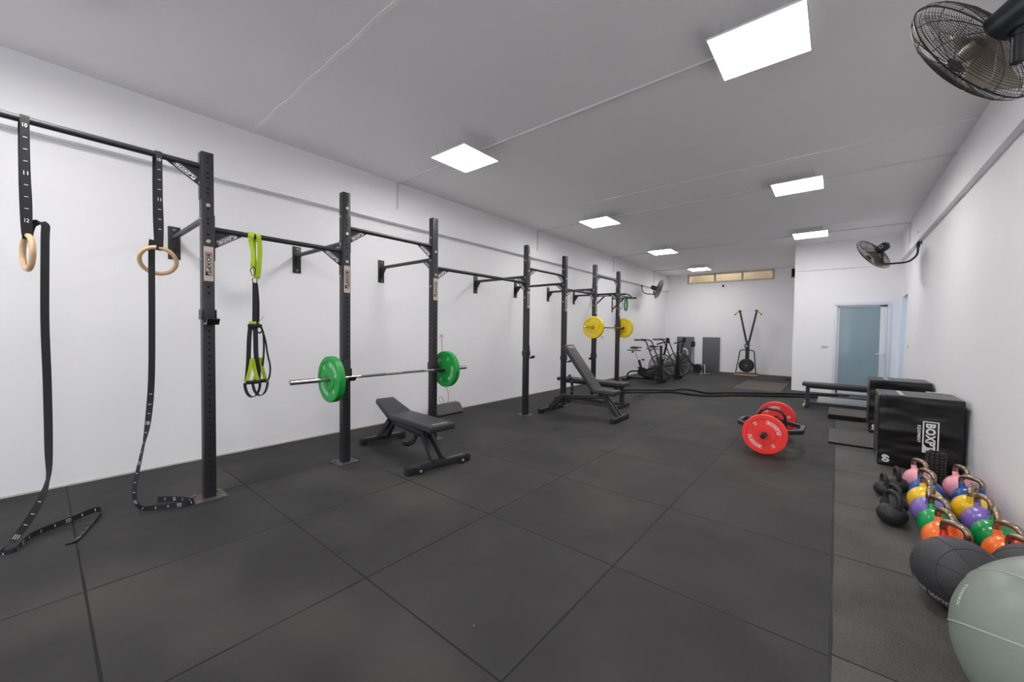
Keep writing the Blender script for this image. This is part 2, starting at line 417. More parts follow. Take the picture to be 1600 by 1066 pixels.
# high vent window in the back wall: cream frame, three lattice panels, glass, glimpse of outside
CREAM = mat('cream_frame', (206, 196, 180), .5, var=.04)
wn_ = thing('window_1', None, None, ((wx0+wx1)/2, YB, (wz0+wz1)/2)); wn_['kind'] = 'structure'
hw, hh = (wx1-wx0)/2, (wz1-wz0)/2
b = MB()
for sz in (-1, 1): b.box((0, .0, sz*(hh+.0)), (2*hw+.1, .05, .045), .004)
for sx in (-1, 1): b.box((sx*(hw+.02), .0, 0), (.06, .05, 2*hh), .004)
for x in (-hw+2*hw*.335, -hw+2*hw*.665): b.box((x, .01, 0), (.055, .05, 2*hh), .003)
b.build('window_frame', CREAM, wn_)
b = MB(); step = .052
for k in range(-8, int(2*hw/step)+8):
    for sg in (-1, 1):
        x0 = -hw+k*step; za, zb = -hh, hh
        xa, xb = (x0, x0+2*hh*.8*sg)
        lo, hi = -hw, hw
        if xa < lo or xb < lo or xa > hi or xb > hi: continue
        b.beam((xa, .05, za), (xb, .05, zb), .004, .006, (0, 1, 0))
b.build('lattice_grille', mat('lattice_brown', (96, 84, 68), .6), wn_)
# outside seen through the vent: plastered shaft lit from above
wall_pieces('wall_light_shaft', [(wx0-.4, wx1+.4, YB+.95, YB+1.0, 2.2, 4.2), (wx0-.45, wx0-.4, YB+T, YB+1, 2.2, 4.2), (wx1+.4, wx1+.45, YB+T, YB+1, 2.2, 4.2), (wx0-.4, wx1+.4, YB+T, YB+1, 2.15, 2.2)], mat('shaft_plaster', (212, 198, 172), .8, var=.25, scale=2))
# small square duct hole beside the partition corner
b = MB(); b.box((-.98, YB+.19, 3.12), (.26, .02, .30)); o = b.build('window_2', mat('dark_duct', (52, 34, 24), .8, var=.3, scale=8)); o['kind'] = 'structure'
b = MB()
for z in (2.985, 3.0): b.box((-.98, YB-.004, z), (.24, .02, .022), .003)
o = b.build('trim_32', mat('raw_wood_sill', (150, 110, 66), .7, var=.2)); o['kind'] = 'structure'

# surface conduits: ceiling runs with wall drops
def conduit(name, pts, r=.0085, m=mat('painted_conduit', (214, 211, 213), .6)):
    b = MB()
    for a, c in zip(pts[:-1], pts[1:]): b.beam(a, c, 2*r, 2*r, (0, 0, 1) if abs((V(c)-V(a)).z) < .01 else (1, 0, 0), .002)
    o = b.build(name, m); o['kind'] = 'structure'; return o
zc = R_['ZC']-.009; k = 5
for y, xr in ((3.16, PXR), (6.42, R_['XRU']-.0), (9.9, R_['XRU']), (12.95, PXL+.1)):
    k += 1
    pts = [(R_['XLU']+.009, y, 2.905 if y > 4 else 2.94), (R_['XLU']+.009, y, zc), (xr, y, zc)]
    conduit('trim_%d' % k, pts)
for y in (4.9, 8.6):
    k += 1; conduit('trim_%d' % k, [(PXR-2.6, y+.6, zc), (R_['XRU'], y+.6, zc)], .0035, CEIL)
b = MB(); pts = [(-4.66+.22*i, 1.435+random.uniform(-.012, .012), R_['ZC']-.0005) for i in range(20)]
b.ribbon(pts, (0, 1, 0), .028, .004, 3); o = b.build('trim_31', mat('rough_plaster_seam', (250, 247, 248), .8, var=.05, bump=.4, bscale=80)); o['kind'] = 'structure'
conduit('trim_30', [(R_['XRU']-.009, 9.9, zc), (R_['XRU']-.009, 9.9, 2.8)])

# ------------------------------------------------------------------ ceiling panels
EM, nt, bs = new_mat('led_diffuser')
bs.inputs['Base Color'].default_value = (.9, .9, .9, 1); bs.inputs['Emission Color'].default_value = (1, .985, .97, 1); bs.inputs['Emission Strength'].default_value = PANEL_STRENGTH
def make_panel():
    t = thing('led_ceiling_panel', 'square', 'ceiling light')
    S = .535
    b = MB(); 
    for sx in (-1, 1):
        b.box((sx*(S/2-.004), 0, 0), (.008, S, .012)); b.box((0, sx*(S/2-.004), 0), (S, .008, .012))
    b.box((0, 0, .005), (S, S, .002)); b.build('frame', FRAMEW, t)
    b = MB(); b.box((0, 0, -.002), (S-.016, S-.016, .006)); b.build('diffuser', EM, t)
    for sx, sy in ((-1, -1), (-1, 1), (1, -1), (1, 1)):
        b = MB(); b.box((sx*.18, sy*(S/2-.02), .018), (.012, .004, .028)); b.cyl((sx*.18, sy*(S/2-.02), .02), (sx*.18, sy*(S/2-.02), .085), .0025, 6)
        b.build('hanging_clip', BOLT, t)
    return t
proto = make_panel(); first = True
names_l = {-3.35: 'square light panel far behind the camera on the rack side', -.15: 'square light panel over the rings, behind the camera', 3.08: 'glowing square ceiling light above the green barbell rack, nearest of the rack side row',
           6.32: 'glowing square ceiling light over the incline bench, second of the rack side row', 9.56: 'glowing square ceiling light third along the rack side row', 12.80: 'small looking glowing ceiling light just before the vent window on the back wall'}
names_r = {-3.35: 'square light panel far behind the camera on the kettlebell side', -.15: 'square light panel overhead behind the camera', 3.08: 'largest glowing square ceiling light, cut by the top edge of the photo',
           6.32: 'glowing square ceiling light above the box side, second of the right row', 9.56: 'glowing square ceiling light in front of the white partition wall'}
for X, ys, nm in ((PXL, PANELS_L, names_l), (PXR, PANELS_R, names_r)):
    for y in ys:
        if first: proto.location = (X, y, 3.212); proto['label'] = nm[y]; proto['group'] = 'square ceiling light panels'; first = False
        else: dup(proto, (X, y, 3.212), 0, nm[y], 'square ceiling light panels')
# daylight of the side room and of the light shaft
def area(name, loc, rot, sx, sy, e, col):
    L = bpy.data.lights.new(name, 'AREA'); L.shape = 'RECTANGLE'; L.size = sx; L.size_y = sy; L.energy = e; L.color = col
    o = bpy.data.objects.new(name, L); COL.objects.link(o); o.location = loc; o.rotation_euler = rot; return o
area('side_room_daylight', (2.1, 11.0, 2.58), (0, 0, 0), 1.2, 2.4, 17, (.55, .80, 1))
area('added_front_daylight', ((fx0+fx1)/2, YF-.35, (fz0+fz1)/2), (PI/2, 0, 0), fx1-fx0, fz1-fz0, 95, (.93, .97, 1))  # added daylight outside the unseen front opening, brightens ceiling and near walls
area('shaft_daylight', ((wx0+wx1)/2-.3, YB+.6, 3.9), (0, 0, 0), 1.6, .4, 14, (1, .93, .8))

# ------------------------------------------------------------------ RIG
XP_, PS, PH = -3.657, .075, 2.59
PY = [.82, 1.892, 2.965, 4.76, 5.838, 6.938, 8.003]
rig = thing('pull_up_rig', 'long black steel pull-up rig bolted to the white wall and floor, seven uprights', 'rig', (XP_, PY[0], 0))
def hole_disc(b, c, nrm, r):
    nrm = V(nrm); u = V((0, 0, 1)); v = nrm.cross(u)
    b.raw([V(c)+nrm*.0006+(u*math.cos(a)+v*math.sin(a))*r for a in [2*PI*k/10 for k in range(10)]], [tuple(range(10))])
def upright(y, idx):
    b = MB(); b.box((0, 0, PH/2+.002), (PS, PS, PH-.004), .004)
    b.slot(1); r = .0085; z = .14
    while z < 1.62:
        hole_disc(b, (PS/2, 0, z), (1, 0, 0), r); hole_disc(b, (0, -PS/2, z+.0), (0, -1, 0), r*.8); z += .047
    z = 1.95
    while z < PH-.03:
        for q in (0, .034):
            hole_disc(b, (PS/2, 0, z+q), (1, 0, 0), r); hole_disc(b, (0, -PS/2, z+q), (0, -1, 0), r*.8)
        z += .113
    b.slot(2)
    for z in (1.935, 2.20, 2.44)[:2 + (idx % 2)]: b.cyl((PS/2, 0, z), (PS/2+.008, 0, z), .014, 6)
    for z in (1.80, 2.10, 2.36): b.cyl((0, -PS/2, z), (0, -PS/2-.012, z), .010, 6)
    o = b.build('upright', [STEEL_BLACK, HOLE, BOLT], rig, loc=(0, y-PY[0], 0))
    b = MB(); b.prism([(-.13, -.09), (.10, -.09), (.14, .09), (-.09, .09)] if 0 else [(-.10, -.10), (.10, -.10), (.10, .10), (-.10, .10)], .006, Matrix.Translation((0, 0, .004)))
    b.slot(1)
    for sx in (-1, 1):
        for sy in (-1, 1): b.cyl((sx*.075, sy*.075, .006), (sx*.075, sy*.075, .016), .012, 6)
    b.build('base_plate', [GALV, RUST], o)
    b = MB(); z0, z1 = 1.64, 1.895; ww = .058
    b.box((PS/2+.002, 0, (z0+z1)/2), (.003, ww, z1-z0)); b.slot(1)
    lg = logo2d(.175, .042, bold=.035)
    b.flat(lg, lambda x, y2: V((PS/2+.0045, y2*-1*-1 if 0 else -(-y2), (z0+z1)/2-.0-x)))
    b.build('maker_plaque', [PLAQUE, BLACKP], o)['label'] = 'pale metal plaque with black framed lettering'
    return o
for i, y in enumerate(PY): upright(y, i)
def gusset(parent, p, dirx, drop, run, nrm, th=.006, logo=True):
    """triangular gusset plate hanging under a bar: corner p, run along dirx, drop downwards"""
    p = V(p); dx = V(dirx); n = V(nrm)
    b = MB(); A, B_, C_ = p, p+dx*run, p-V((0, 0, drop))
    vs = [q+n*s_*th/2 for s_ in (-1, 1) for q in (A, B_, C_)]
    b.raw(vs, [(0, 2, 1), (3, 4, 5), (0, 1, 4, 3), (1, 2, 5, 4), (2, 0, 3, 5)])
    b.slot(1)
    if logo:
        L = (B_-C_); Lu = L.normalized(); ctr = (B_+C_)/2; inn = (A-ctr); inn = (inn-Lu*inn.dot(Lu)).normalized()
        wv = L.length*.62; hv = min(run, drop)*.26; c2 = ctr+inn*(hv*.72)
        d2 = logo2d(wv, hv, bold=.05)
        flip = 1 if Lu.cross(inn).dot(n) > 0 else -1
        ux = Lu*flip
        if ux.dot(V((0, 1, 0)))+ux.dot(V((1, 0, 0))) < -9: ux = -ux
        b.flat(d2, lambda x, y2: c2+ux*x+inn*y2+n*(th/2+.0015))
    return b.build('gusset', [STEEL_BLACK, WHITEP], parent)
def crossbar(y0, y1, z, zd=1):
    b = MB(); b.cyl((0, y0-PY[0], z), (0, y1-PY[0], z), .0205, 16)
    for y in (y0, y1):
        if y < 0: continue
        b.box((0, y-PY[0]+(.003 if y == y0 else -.003), z-.07), (.06, .006, .34), .002)
    o = b.build('pull_up_bar', STEEL_BLACK, rig)
    gusset(o, (0, y0-PY[0]+.006, z-.016), (0, 1, 0), .13, .19, (1, 0, 0))
    gusset(o, (0, y1-PY[0]-.006, z-.016), (0, -1, 0), .13, .19, (1, 0, 0))
    return o
HB = PS/2
bars = [(-.955+.0, PY[0], 2.485), (PY[0], PY[1], 2.035), (PY[1], PY[2], 2.265), (PY[2], PY[3], 2.022), (PY[3], PY[4], 2.25), (PY[4], PY[5], 2.022), (PY[5], PY[6], 2.385)]
for a, c, z in bars: crossbar(a+HB, c-HB, z)
upright(-.955, 8)   # the rig's next upright, beyond the left edge of the frame
for i, y in enumerate(PY+[-.955]):
    z = 2.118; yy = y-PY[0]+.0
    b = MB(); xw = R_['XL']-XP_
    b.beam((-HB, yy, z), (xw+.008, yy, z), .04, .04, (0, 0, 1), .006) if 0 else b.cyl((-HB, yy, z), (xw+.008, yy, z), .021, 14)
    b.box((-HB-.003, yy, z-.04), (.006, .06, .30), .002)
    o = b.build('wall_strut', STEEL_BLACK, rig)
    gusset(o, (-HB-.006, yy, z-.016), (-1, 0, 0), .12, .15, (0, -1, 0))
    gusset(o, (xw+.008, yy, z-.016), (1, 0, 0), .14, .12, (0, -1, 0), logo=False)
    b = MB(); b.box((xw+.005, yy, 2.07), (.008, .09, .30), .002); b.slot(1)
    for zz in (2.19, 1.95): b.cyl((xw+.008, yy, zz), (xw+.018, yy, zz), .014, 6)
    b.build('wall_bracket', [STEEL_BLACK, RUST], o)

# rack hooks
def make_hook():
    t = thing('rack_hook', 'x', 'rack hook')
    b = MB(); b.box((.006, 0, .055), (.010, .066, .19), .003)
    b.box((-.036, -.043, .03), (.09, .006, .075), .002); b.box((-.036, .043, .03), (.09, .006, .075), .002)
    b.build('back_plate', STEEL_BLACK, t)
    b = MB(); b.prism([(0, -.045), (.07, -.045), (.10, -.005), (.088, 0), (.062, -.030), (0, -.030)], .075, Matrix(((1, 0, 0, .01), (0, 0, -1, .004), (0, 1, 0, 0), (0, 0, 0, 1))))
    b.build('cradle', BLACK_GLOSS, t); return t
hk = make_hook()
hl = ['black rack hook on the nearest upright, empty', 'black rack hook holding the near end of the green plated barbell', 'black rack hook holding the far end of the green plated barbell',
      'empty black rack hook low on the fourth upright, left of the incline bench', 'empty black rack hook on the upright behind the incline bench', 'black rack hook carrying the near end of the yellow plated barbell', 'black rack hook carrying the far end of the yellow plated barbell']
hz = [1.36, .845, .845, .92, .80, 1.39, 1.39]
for i in range(7):
    L = (XP_+HB+.001, PY[i], hz[i])
    if i == 0: hk.location = L; hk['label'] = hl[0]; hk['group'] = 'rack hooks on the rig'
    else: dup(hk, L, 0, hl[i], 'rack hooks on the rig')
dup(hk, (XP_-HB*0, PY[5]-HB-.001, .79), -PI/2, 'empty black rack hook low on the sixth upright, below the yellow plate', 'rack hooks on the rig')

# ------------------------------------------------------------------ barbells and plates
XB = XP_+HB+.055
def make_barbell(label, y0, y1, z, pl):
    t = thing('barbell', label, 'barbell', (XB, (y0+y1)/2, z)); h = (y1-y0)/2
    ins = .615
    b = MB(); b.cyl((0, -ins, 0), (0, ins, 0), .0125, 14); b.slot(1)
    for s_ in (-1, 1): b.cyl((0, s_*.10, 0), (0, s_*.38, 0), .0131, 14)
    b.build('shaft', [CHROME, KNURL] , t)
    for s_ in (-1, 1):
        b = MB(); b.lathe([(.014, 0), (.036, 0), (.036, .012), (.0235, .014), (.0235, h-ins-.003), (.018, h-ins), (.0, h-ins)], 24,
                          Matrix.Translation((0, s_*ins, 0)) @ Matrix.Rotation(-s_*PI/2, 4, 'X'))
        b.build('sleeve', CHROME, t)
    return t
def curved_text(b, d2, rad, ang0, x, flip):
    """map 2-D art onto a circular arc on a plate face whose plane is local YZ->(u,v); u right, v up"""
    def fn(px_, py_):
        a = ang0 - px_/rad; r = rad+py_
        return V((r*math.cos(a), r*math.sin(a), x))
    b.flat(d2, fn)
def make_plate(colname, rgb, num, R=.2105, th=.062):
    t = thing('weight_plate', 'x', 'weight plate')
    M_ = plate_mat(colname, rgb)
    h = th/2
    prof = [(.0240, -h+.004), (.05, -h+.004), (.052, -h+.0), (.105, -h+.0), (.108, -h+.006), (.165, -h+.006), (.170, -h+.0), (R-.006, -h), (R, -h+.006),
            (R, h-.006), (R-.006, h), (.170, h), (.165, h-.006), (.108, h-.006), (.105, h), (.052, h), (.05, h-.004), (.0240, h-.004), (.0240, -h+.004)]
    b = MB(); b.lathe(prof, 64); b.build('rubber_disc', M_, t)
    b = MB(); b.lathe([(.0245, -h+.003), (.034, -h+.002), (.034, h-.002), (.0245, h-.003), (.0245, -h+.003)], 28); b.build('steel_hub', mat('hub_steel', (130, 120, 115), .4, metal=.8), t)
    b = MB()
    for s_ in (-1, 1):
        tmp = MB()
        for a0 in (PI*.27, PI*1.27): curved_text(tmp, logo2d(.18, .040, n=14, bold=.04), .137, a0, h-.0052, 0)
        for a0 in (PI*.73, PI*1.73):
            curved_text(tmp, join2d(*[([(x, y+dy) for x, y in q[0]], q[1]) for q, dy in ((fit2d(text2d(num, 1, .03), .032, .018), .011), (fit2d(text2d('KG', 1, .03), .032, .016), -.011))]), .137, a0, h-.0052, 0)
        M4 = Matrix.Rotation(0 if s_ > 0 else PI, 4, 'X')
        tmp.bm.verts.index_update()
        b.raw([v.co.copy() for v in tmp.bm.verts], [[v.index for v in f.verts] for f in tmp.bm.faces], M4); tmp.bm.free()
    b.build('lettering', mat('plate_print_'+colname, {'red': (240, 215, 212), 'green': (190, 222, 200), 'yellow': (232, 222, 130)}[colname], .5), t)
    return t
def rot_plate(spin): # plate axis along Y, spun about it; +Z local -> -Y so that the face reads towards the camera
    return (Matrix.Rotation(PI/2, 4, 'X') @ Matrix.Rotation(spin, 4, 'Z')).to_euler()
make_barbell('steel barbell racked across the second and third uprights, with one green plate each side', 1.356, 3.406, .832, None)
make_barbell('steel barbell racked high at the far end of the rig, with yellow plates', 6.36, 8.56, 1.375, None)
gp = make_plate('green', (0, 150, 56), '10'); gp.location = (XB, 1.715, .831); gp.rotation_euler = rot_plate(.0); gp['label'] = 'green rubber weight plate on the near, camera side end of the lower barbell'
dup(gp, (XB, 3.088-.0, .831), 0, 'green rubber weight plate on the far end of the lower barbell, past the third upright', rot=rot_plate(-1.2))
yp = make_plate('yellow', (232, 200, 12), '15'); yp.location = (XB, 6.735, 1.374); yp.rotation_euler = rot_plate(.35); yp['label'] = 'yellow rubber weight plate on the near end of the high barbell'
dup(yp, (XB, 8.10, 1.374), 0, 'yellow rubber weight plate on the far end of the high barbell, behind the last upright', rot=rot_plate(-.9))
rp_ = make_plate('red', (250, 56, 48), '25'); rp_.location = (-.573, 4.985, .2105); rp_.rotation_euler = rot_plate(-.05); rp_['label'] = 'bright red rubber weight plate nearest the camera on the floor trap bar'
dup(rp_, (-.573, 6.04, .2105), 0, 'bright red rubber weight plate on the far side of the floor trap bar', rot=rot_plate(1.1))
for o in (gp, yp, rp_): o['group'] = 'bumper plates'
for o in bpy.data.objects:
    if o.name.startswith('weight_plate'): o['group'] = 'bumper plates'

# trap (hex) bar between the red plates
hx = thing('hex_trap_bar', 'black hexagonal trap bar on the floor with raised handle between two red plates', 'trap bar', (-.573, 5.5, .2105))
b = MB(); zz = 0
hexp = [(0, -.44), (.30, -.14), (.30, .16), (0, .46), (-.32, .28), (-.32, -.02)]
for i in range(6):
    a, c = hexp[i], hexp[(i+1) % 6]; b.beam((*a, 0), (*c, 0), .045, .045, (0, 0, 1), .004)
b.build('hexagon_frame', STEEL_BLACK, hx)
for s_ in (-1, 1):
    b = MB(); y0 = .44 if s_ > 0 else -.42; e = .69 if s_ > 0 else -.66
    b.cyl((0, y0, 0), (0, e, 0), .0235, 22); b.slot(1); b.cyl((0, e-s_*.001, 0), (0, e+s_*.002, 0), .02, 20); b.cyl((0, y0, 0), (0, y0+s_*.03, 0), .035, 22)
    b.build('sleeve', [mat('worn_brown_sleeve', (70, 48, 44), .35, metal=.6, var=.2), BLACK_GLOSS], hx)
b = MB()
arch = [(-.10, -.20, .0), (-.10, -.20, .10), (-.095, -.20, .165), (-.07, -.20, .205), (-.02, -.20, .228), (.08, -.20, .226), (.125, -.20, .205), (.152, -.20, .165), (.16, -.20, .10), (.16, -.20, 0)]
b.tube(arch, .0145, 12); b.beam((-.25, -.20, 0), (.27, -.20, 0), .03, .03)
b.build('raised_handle', BLACK_GLOSS, hx)

# ------------------------------------------------------------------ gym rings
def make_ring(label, y, zc_, rot, tail, wdir_tail, topz=2.506, num0=110, marks=True):
    t = thing('gymnastic_ring', label, 'gymnastic ring', (XP_, y, zc_))
    b = MB(); Rr = .098
    b.tube([(Rr*math.cos(a), 0, Rr*math.sin(a)) for a in [2*PI*k/48 for k in range(48)]], .0135, 14, closed=True)
    ro = b.build('wooden_ring', WOOD, t); ro.rotation_euler = rot
    if abs(rot[0]) > .1: ro.location = (-.046, 0, .010)
    # strap loop from the bar down round the ring
    b = MB(); top = topz-zc_; W_ = (0, 1, 0)
    rb = Rr-.016
    lp = [(.028, 0, top-.05), (.026, 0, top*.6), (.022, .004, top*.35), (.018, .002, Rr+.03), (.010, 0, rb+.003), (0, 0, rb-.003), (-.010, 0, rb+.003), (-.022, -.006, Rr+.05), (-.026, -.01, top*.5), (-.026, -.008, top-.05), (-.020, 0, top-.008), (0, 0, top+.0045), (.020, 0, top-.008), (.028, 0, top-.05)]
    b.ribbon(lp, W_, .036, .0022, 4)
    b.build('strap_loop', STRAP, t)
    b = MB(); b.box((-.030, 0, Rr+.07), (.012, .042, .03), .003); b.build('cam_buckle', mat('tarnished_buckle', (120, 108, 90), .4, metal=.8), t)
    b = MB(); b.ribbon([V(p)-V((XP_, y, zc_)) for p in tail], [V(q) for q in wdir_tail], .036, .0022, 5); b.build('strap_tail', STRAP, t)
    # printed scale along the loose tail
    P = catmull([V(p)-V((XP_, y, zc_)) for p in tail], 24); Wd = []
    for i in range(len(tail)-1):
        for k in range(24): Wd.append(V(wdir_tail[i]).lerp(V(wdir_tail[i+1]), k/24))
    Wd.append(V(wdir_tail[-1])); b = MB(); acc = 0; nxt = .05; cnt = 0; num = num0
    tot = sum((P[i+1]-P[i]).length for i in range(len(P)-1))
    for i in range(1, len(P)-1):
        acc += (P[i]-P[i-1]).length
        if acc < nxt or acc < tot-1.42 or acc > tot-.03: 
            if acc >= nxt: nxt += .068
            continue
        nxt += .068; cnt += 1
        Tn = (P[i+1]-P[i-1]).normalized(); wv = (Wd[i]-Tn*Wd[i].dot(Tn)).normalized(); nr = Tn.cross(wv)
        for sd in (-1, 1):
            f = lambda x, y2: P[i]+wv*x*sd+Tn*y2+nr*sd*.0022
            if cnt % 4 == 0: b.flat(fit2d(text2d(str(num), 1, .02), .022, .026), f)
            else: b.flat(rect2d(-.008, -.002, .008, .002), f)
        if cnt % 4 == 0: num += 1
    b.build('tail_marks', WHITEP, t)
    if marks:
        b = MB()
        for k in range(9):
            z = top-.06-k*.068
            if z < Rr+.06: break
            if k % 4 == 0: b.flat(fit2d(text2d('%d' % (10+k//4), 1, .02), .018, .022), lambda x, y2: V((.0305+.0, x, z+y2)))
            else: b.flat(rect2d(-.008, -.002, .008, .002), lambda x, y2: V((.0305, x-.0, z+y2)))
        b.build('strap_marks', WHITEP, t)
    return t
y1 = -.03; yo = .025
tail1 = [(XP_-.03, y1+.0, 1.80), (XP_-.03, y1+.02, 1.895), (XP_-.02, yo+.012, 1.90), (XP_-.02, yo+.012, 1.80), (XP_-.02, yo+.005, 1.33), (XP_-.02, .034, .95), (XP_-.01, .034, .55), (XP_, .028, .36),
         (XP_+.0, -.02, .20), (XP_+.0, -.10, .05), (-3.62, -.155, .006), (-3.59, -.145, .003), (-3.58, -.10, .006), (-3.66, -.075, .012), (-3.75, -.04, .014), (-3.82, .05, .016), (-3.87, .15, .02), (-3.90, .24, .03), (-3.86, .262, .012), (-3.70, .20, .004), (-3.50, .13, .003), (-3.485, .09, .003)]
wd1 = [(0, 1, 0)]*6+[(.3, .8, 0)]+[(.9, .4, 0)]+[(.3, .9, .1)]+[(0, .9, .5)]+[(.3, .3, .8)]+[(0, 0, 1)]*7+[(.3, 0, 1)]+[(1, .3, .3)]*3
make_ring('wooden gymnastic ring nearest the left edge, turned edge-on, its black strap trailing on the floor', y1, 1.720, (0, 0, .20), tail1, wd1, num0=111)
y2_ = .55
tail2 = [(XP_-.03, y2_-.03, 1.90), (XP_-.035, y2_-.035, 1.80), (XP_-.035, y2_-.038, 1.35), (XP_-.035, y2_-.045, .92), (XP_-.035, y2_-.065, .64), (XP_-.03, y2_-.09, .48), (XP_-.03, y2_-.13, .25), (XP_-.03, y2_-.14, .12), (XP_-.03, y2_-.11, .04),
         (-3.67, .50, .022), (-3.62, .60, .02), (-3.585, .67, .02), (-3.60, .715, .022), (-3.68, .68, .02), (-3.78, .62, .018), (-3.84, .55, .018)]
wd2 = [(0, 1, 0)]*4+[(.5, .8, 0), (1, .2, 0), (.9, .5, 0), (.8, .5, .3), (.5, .2, .8)]+[(0, 0, 1)]*7
make_ring('wooden gymnastic ring beside the nearest upright, facing the camera, on a numbered black strap', y2_, 1.751, (.50, 0, PI/2-.25), tail2, wd2)
for o in bpy.data.objects:
    if o.name.startswith('gymnastic_ring'): o['group'] = 'gymnastic rings on the rig'

# ------------------------------------------------------------------ suspension trainer
ty = 1.13
tr = thing('suspension_trainer', 'black and lime green suspension trainer hanging from the low bar between the first two uprights', 'suspension trainer', (XP_, ty, 1.30))
zt = 2.035-1.30
b = MB()
b.ribbon([(.026, .025, zt-.05), (.026, .025, zt), (0, .02, zt+.024), (-.026, .01, zt), (-.02, 0, zt-.10), (0, .0, zt-.2), (.012, .012, zt-.335), (.02, .022, zt-.30), (.03, .03, zt-.15), (.026, .03, zt-.03)], [(0, 1, 0)]*10, .034, .003, 4)
b.ribbon([(.027, -.035, zt-.03), (.027, -.03, zt), (0, -.02, zt+.025), (-.02, -.01, zt)], (0, 1, 0), .04, .003, 4)
b.ribbon([(.027, -.036, zt-.03), (.02, -.018, zt-.12), (.012, -.012, zt-.18), (.01, -.018, zt-.25)], [(0, 1, 0), (.8, .5, 0), (.6, .8, 0), (0, 1, 0)], .03, .003, 5)
b.build('anchor_strap', LIME, tr)
for (yy, zz_, h_) in ((-.012, zt-.285, .036), (.0, zt-.36, .028)):
    b = MB(); b.tube([(0.01+.0*k, yy+.017*math.cos(a)*(1.1 if math.sin(a) > 0 else .8), zz_+h_*math.sin(a)) for k, a in enumerate([2*PI*k/20 for k in range(20)])], .0033, 8, closed=True)
    b.build('carabiner', CHROME if 0 else BLACK_GLOSS, tr)
b = MB()
b.ribbon([(.008, .0, zt-.375), (.01, -.002, .18), (.01, -.006, .01), (.012, -.02, -.02)], (0, 1, 0), .034, .003, 3)
b.ribbon([(.004, .012, zt-.375), (.004, .024, .2), (.004, .022, .0)], (.6, 1, 0), .02, .003, 3)
b.ribbon([(.012, -.035, .0), (.016, -.045, -.10), (.016, -.05, -.25), (.016, -.058, -.38), (.02, -.066, -.44)], (0, 1, 0), .032, .003, 3)
b.ribbon([(.014, .0, .0), (.020, .0, -.10), (.018, .004, -.25), (.016, .02, -.36), (.02, .012, -.44)], (.2, 1, 0), .034, .003, 3)
b.ribbon([(0, .04, .005), (0, .062, -.05), (0, .065, -.2), (0, .055, -.32)], (.8, .6, 0), .016, .003, 3)
b.ribbon([(0, .045, .005), (0, .075, -.10), (0, .092, -.22), (0, .112, -.33), (0, .106, -.41), (0, .09, -.45)], (1, .5, 0), .016, .003, 4)
b.build('strap', STRAP, tr)
b = MB(); b.box((.012, -.002, 0.01), (.025, .10, .03), .006); b.tube([(0.012, .03+.02*math.cos(a), -.02+.026*math.sin(a)) for a in [2*PI*k/16 for k in range(16)]], .006, 8, closed=True)
b.build('equalizer_buckle', RUBBER, tr)
b = MB(); b.box((.014, -.02, .035), (.02, .05, .022), .004); b.ribbon([(.01, .02, .03), (.01, .03, .05), (.01, .06, .085)], (1, 0, 0), .012, .003, 3); b.build('lime_tab', LIME, tr)
for yy, xx in ((-.028, .03), (.040, -.01)):
    h = MB(); h.ribbon([(xx, yy-.042, -.44), (xx, yy-.016, -.34), (xx, yy, -.25), (xx, yy+.016, -.34), (xx, yy+.040, -.44)], (.25, 1, 0), .026, .004, 4)
    ho = h.build('handle_sling', LIME, tr)
    h = MB(); h.cyl((xx-.0, yy-.044, -.445), (xx, yy+.044, -.445), .0155, 14); h.build('foam_grip', RUBBER, ho)
    h = MB(); h.ribbon([(xx+.035*math.cos(a), yy+.043*math.cos(a), -.45+(.115*math.sin(a))) for a in [PI+PI*k/12 for k in range(13)]], (.75, -.65, 0), .042, .004)
    h.build('foot_cradle', STRAP, ho)

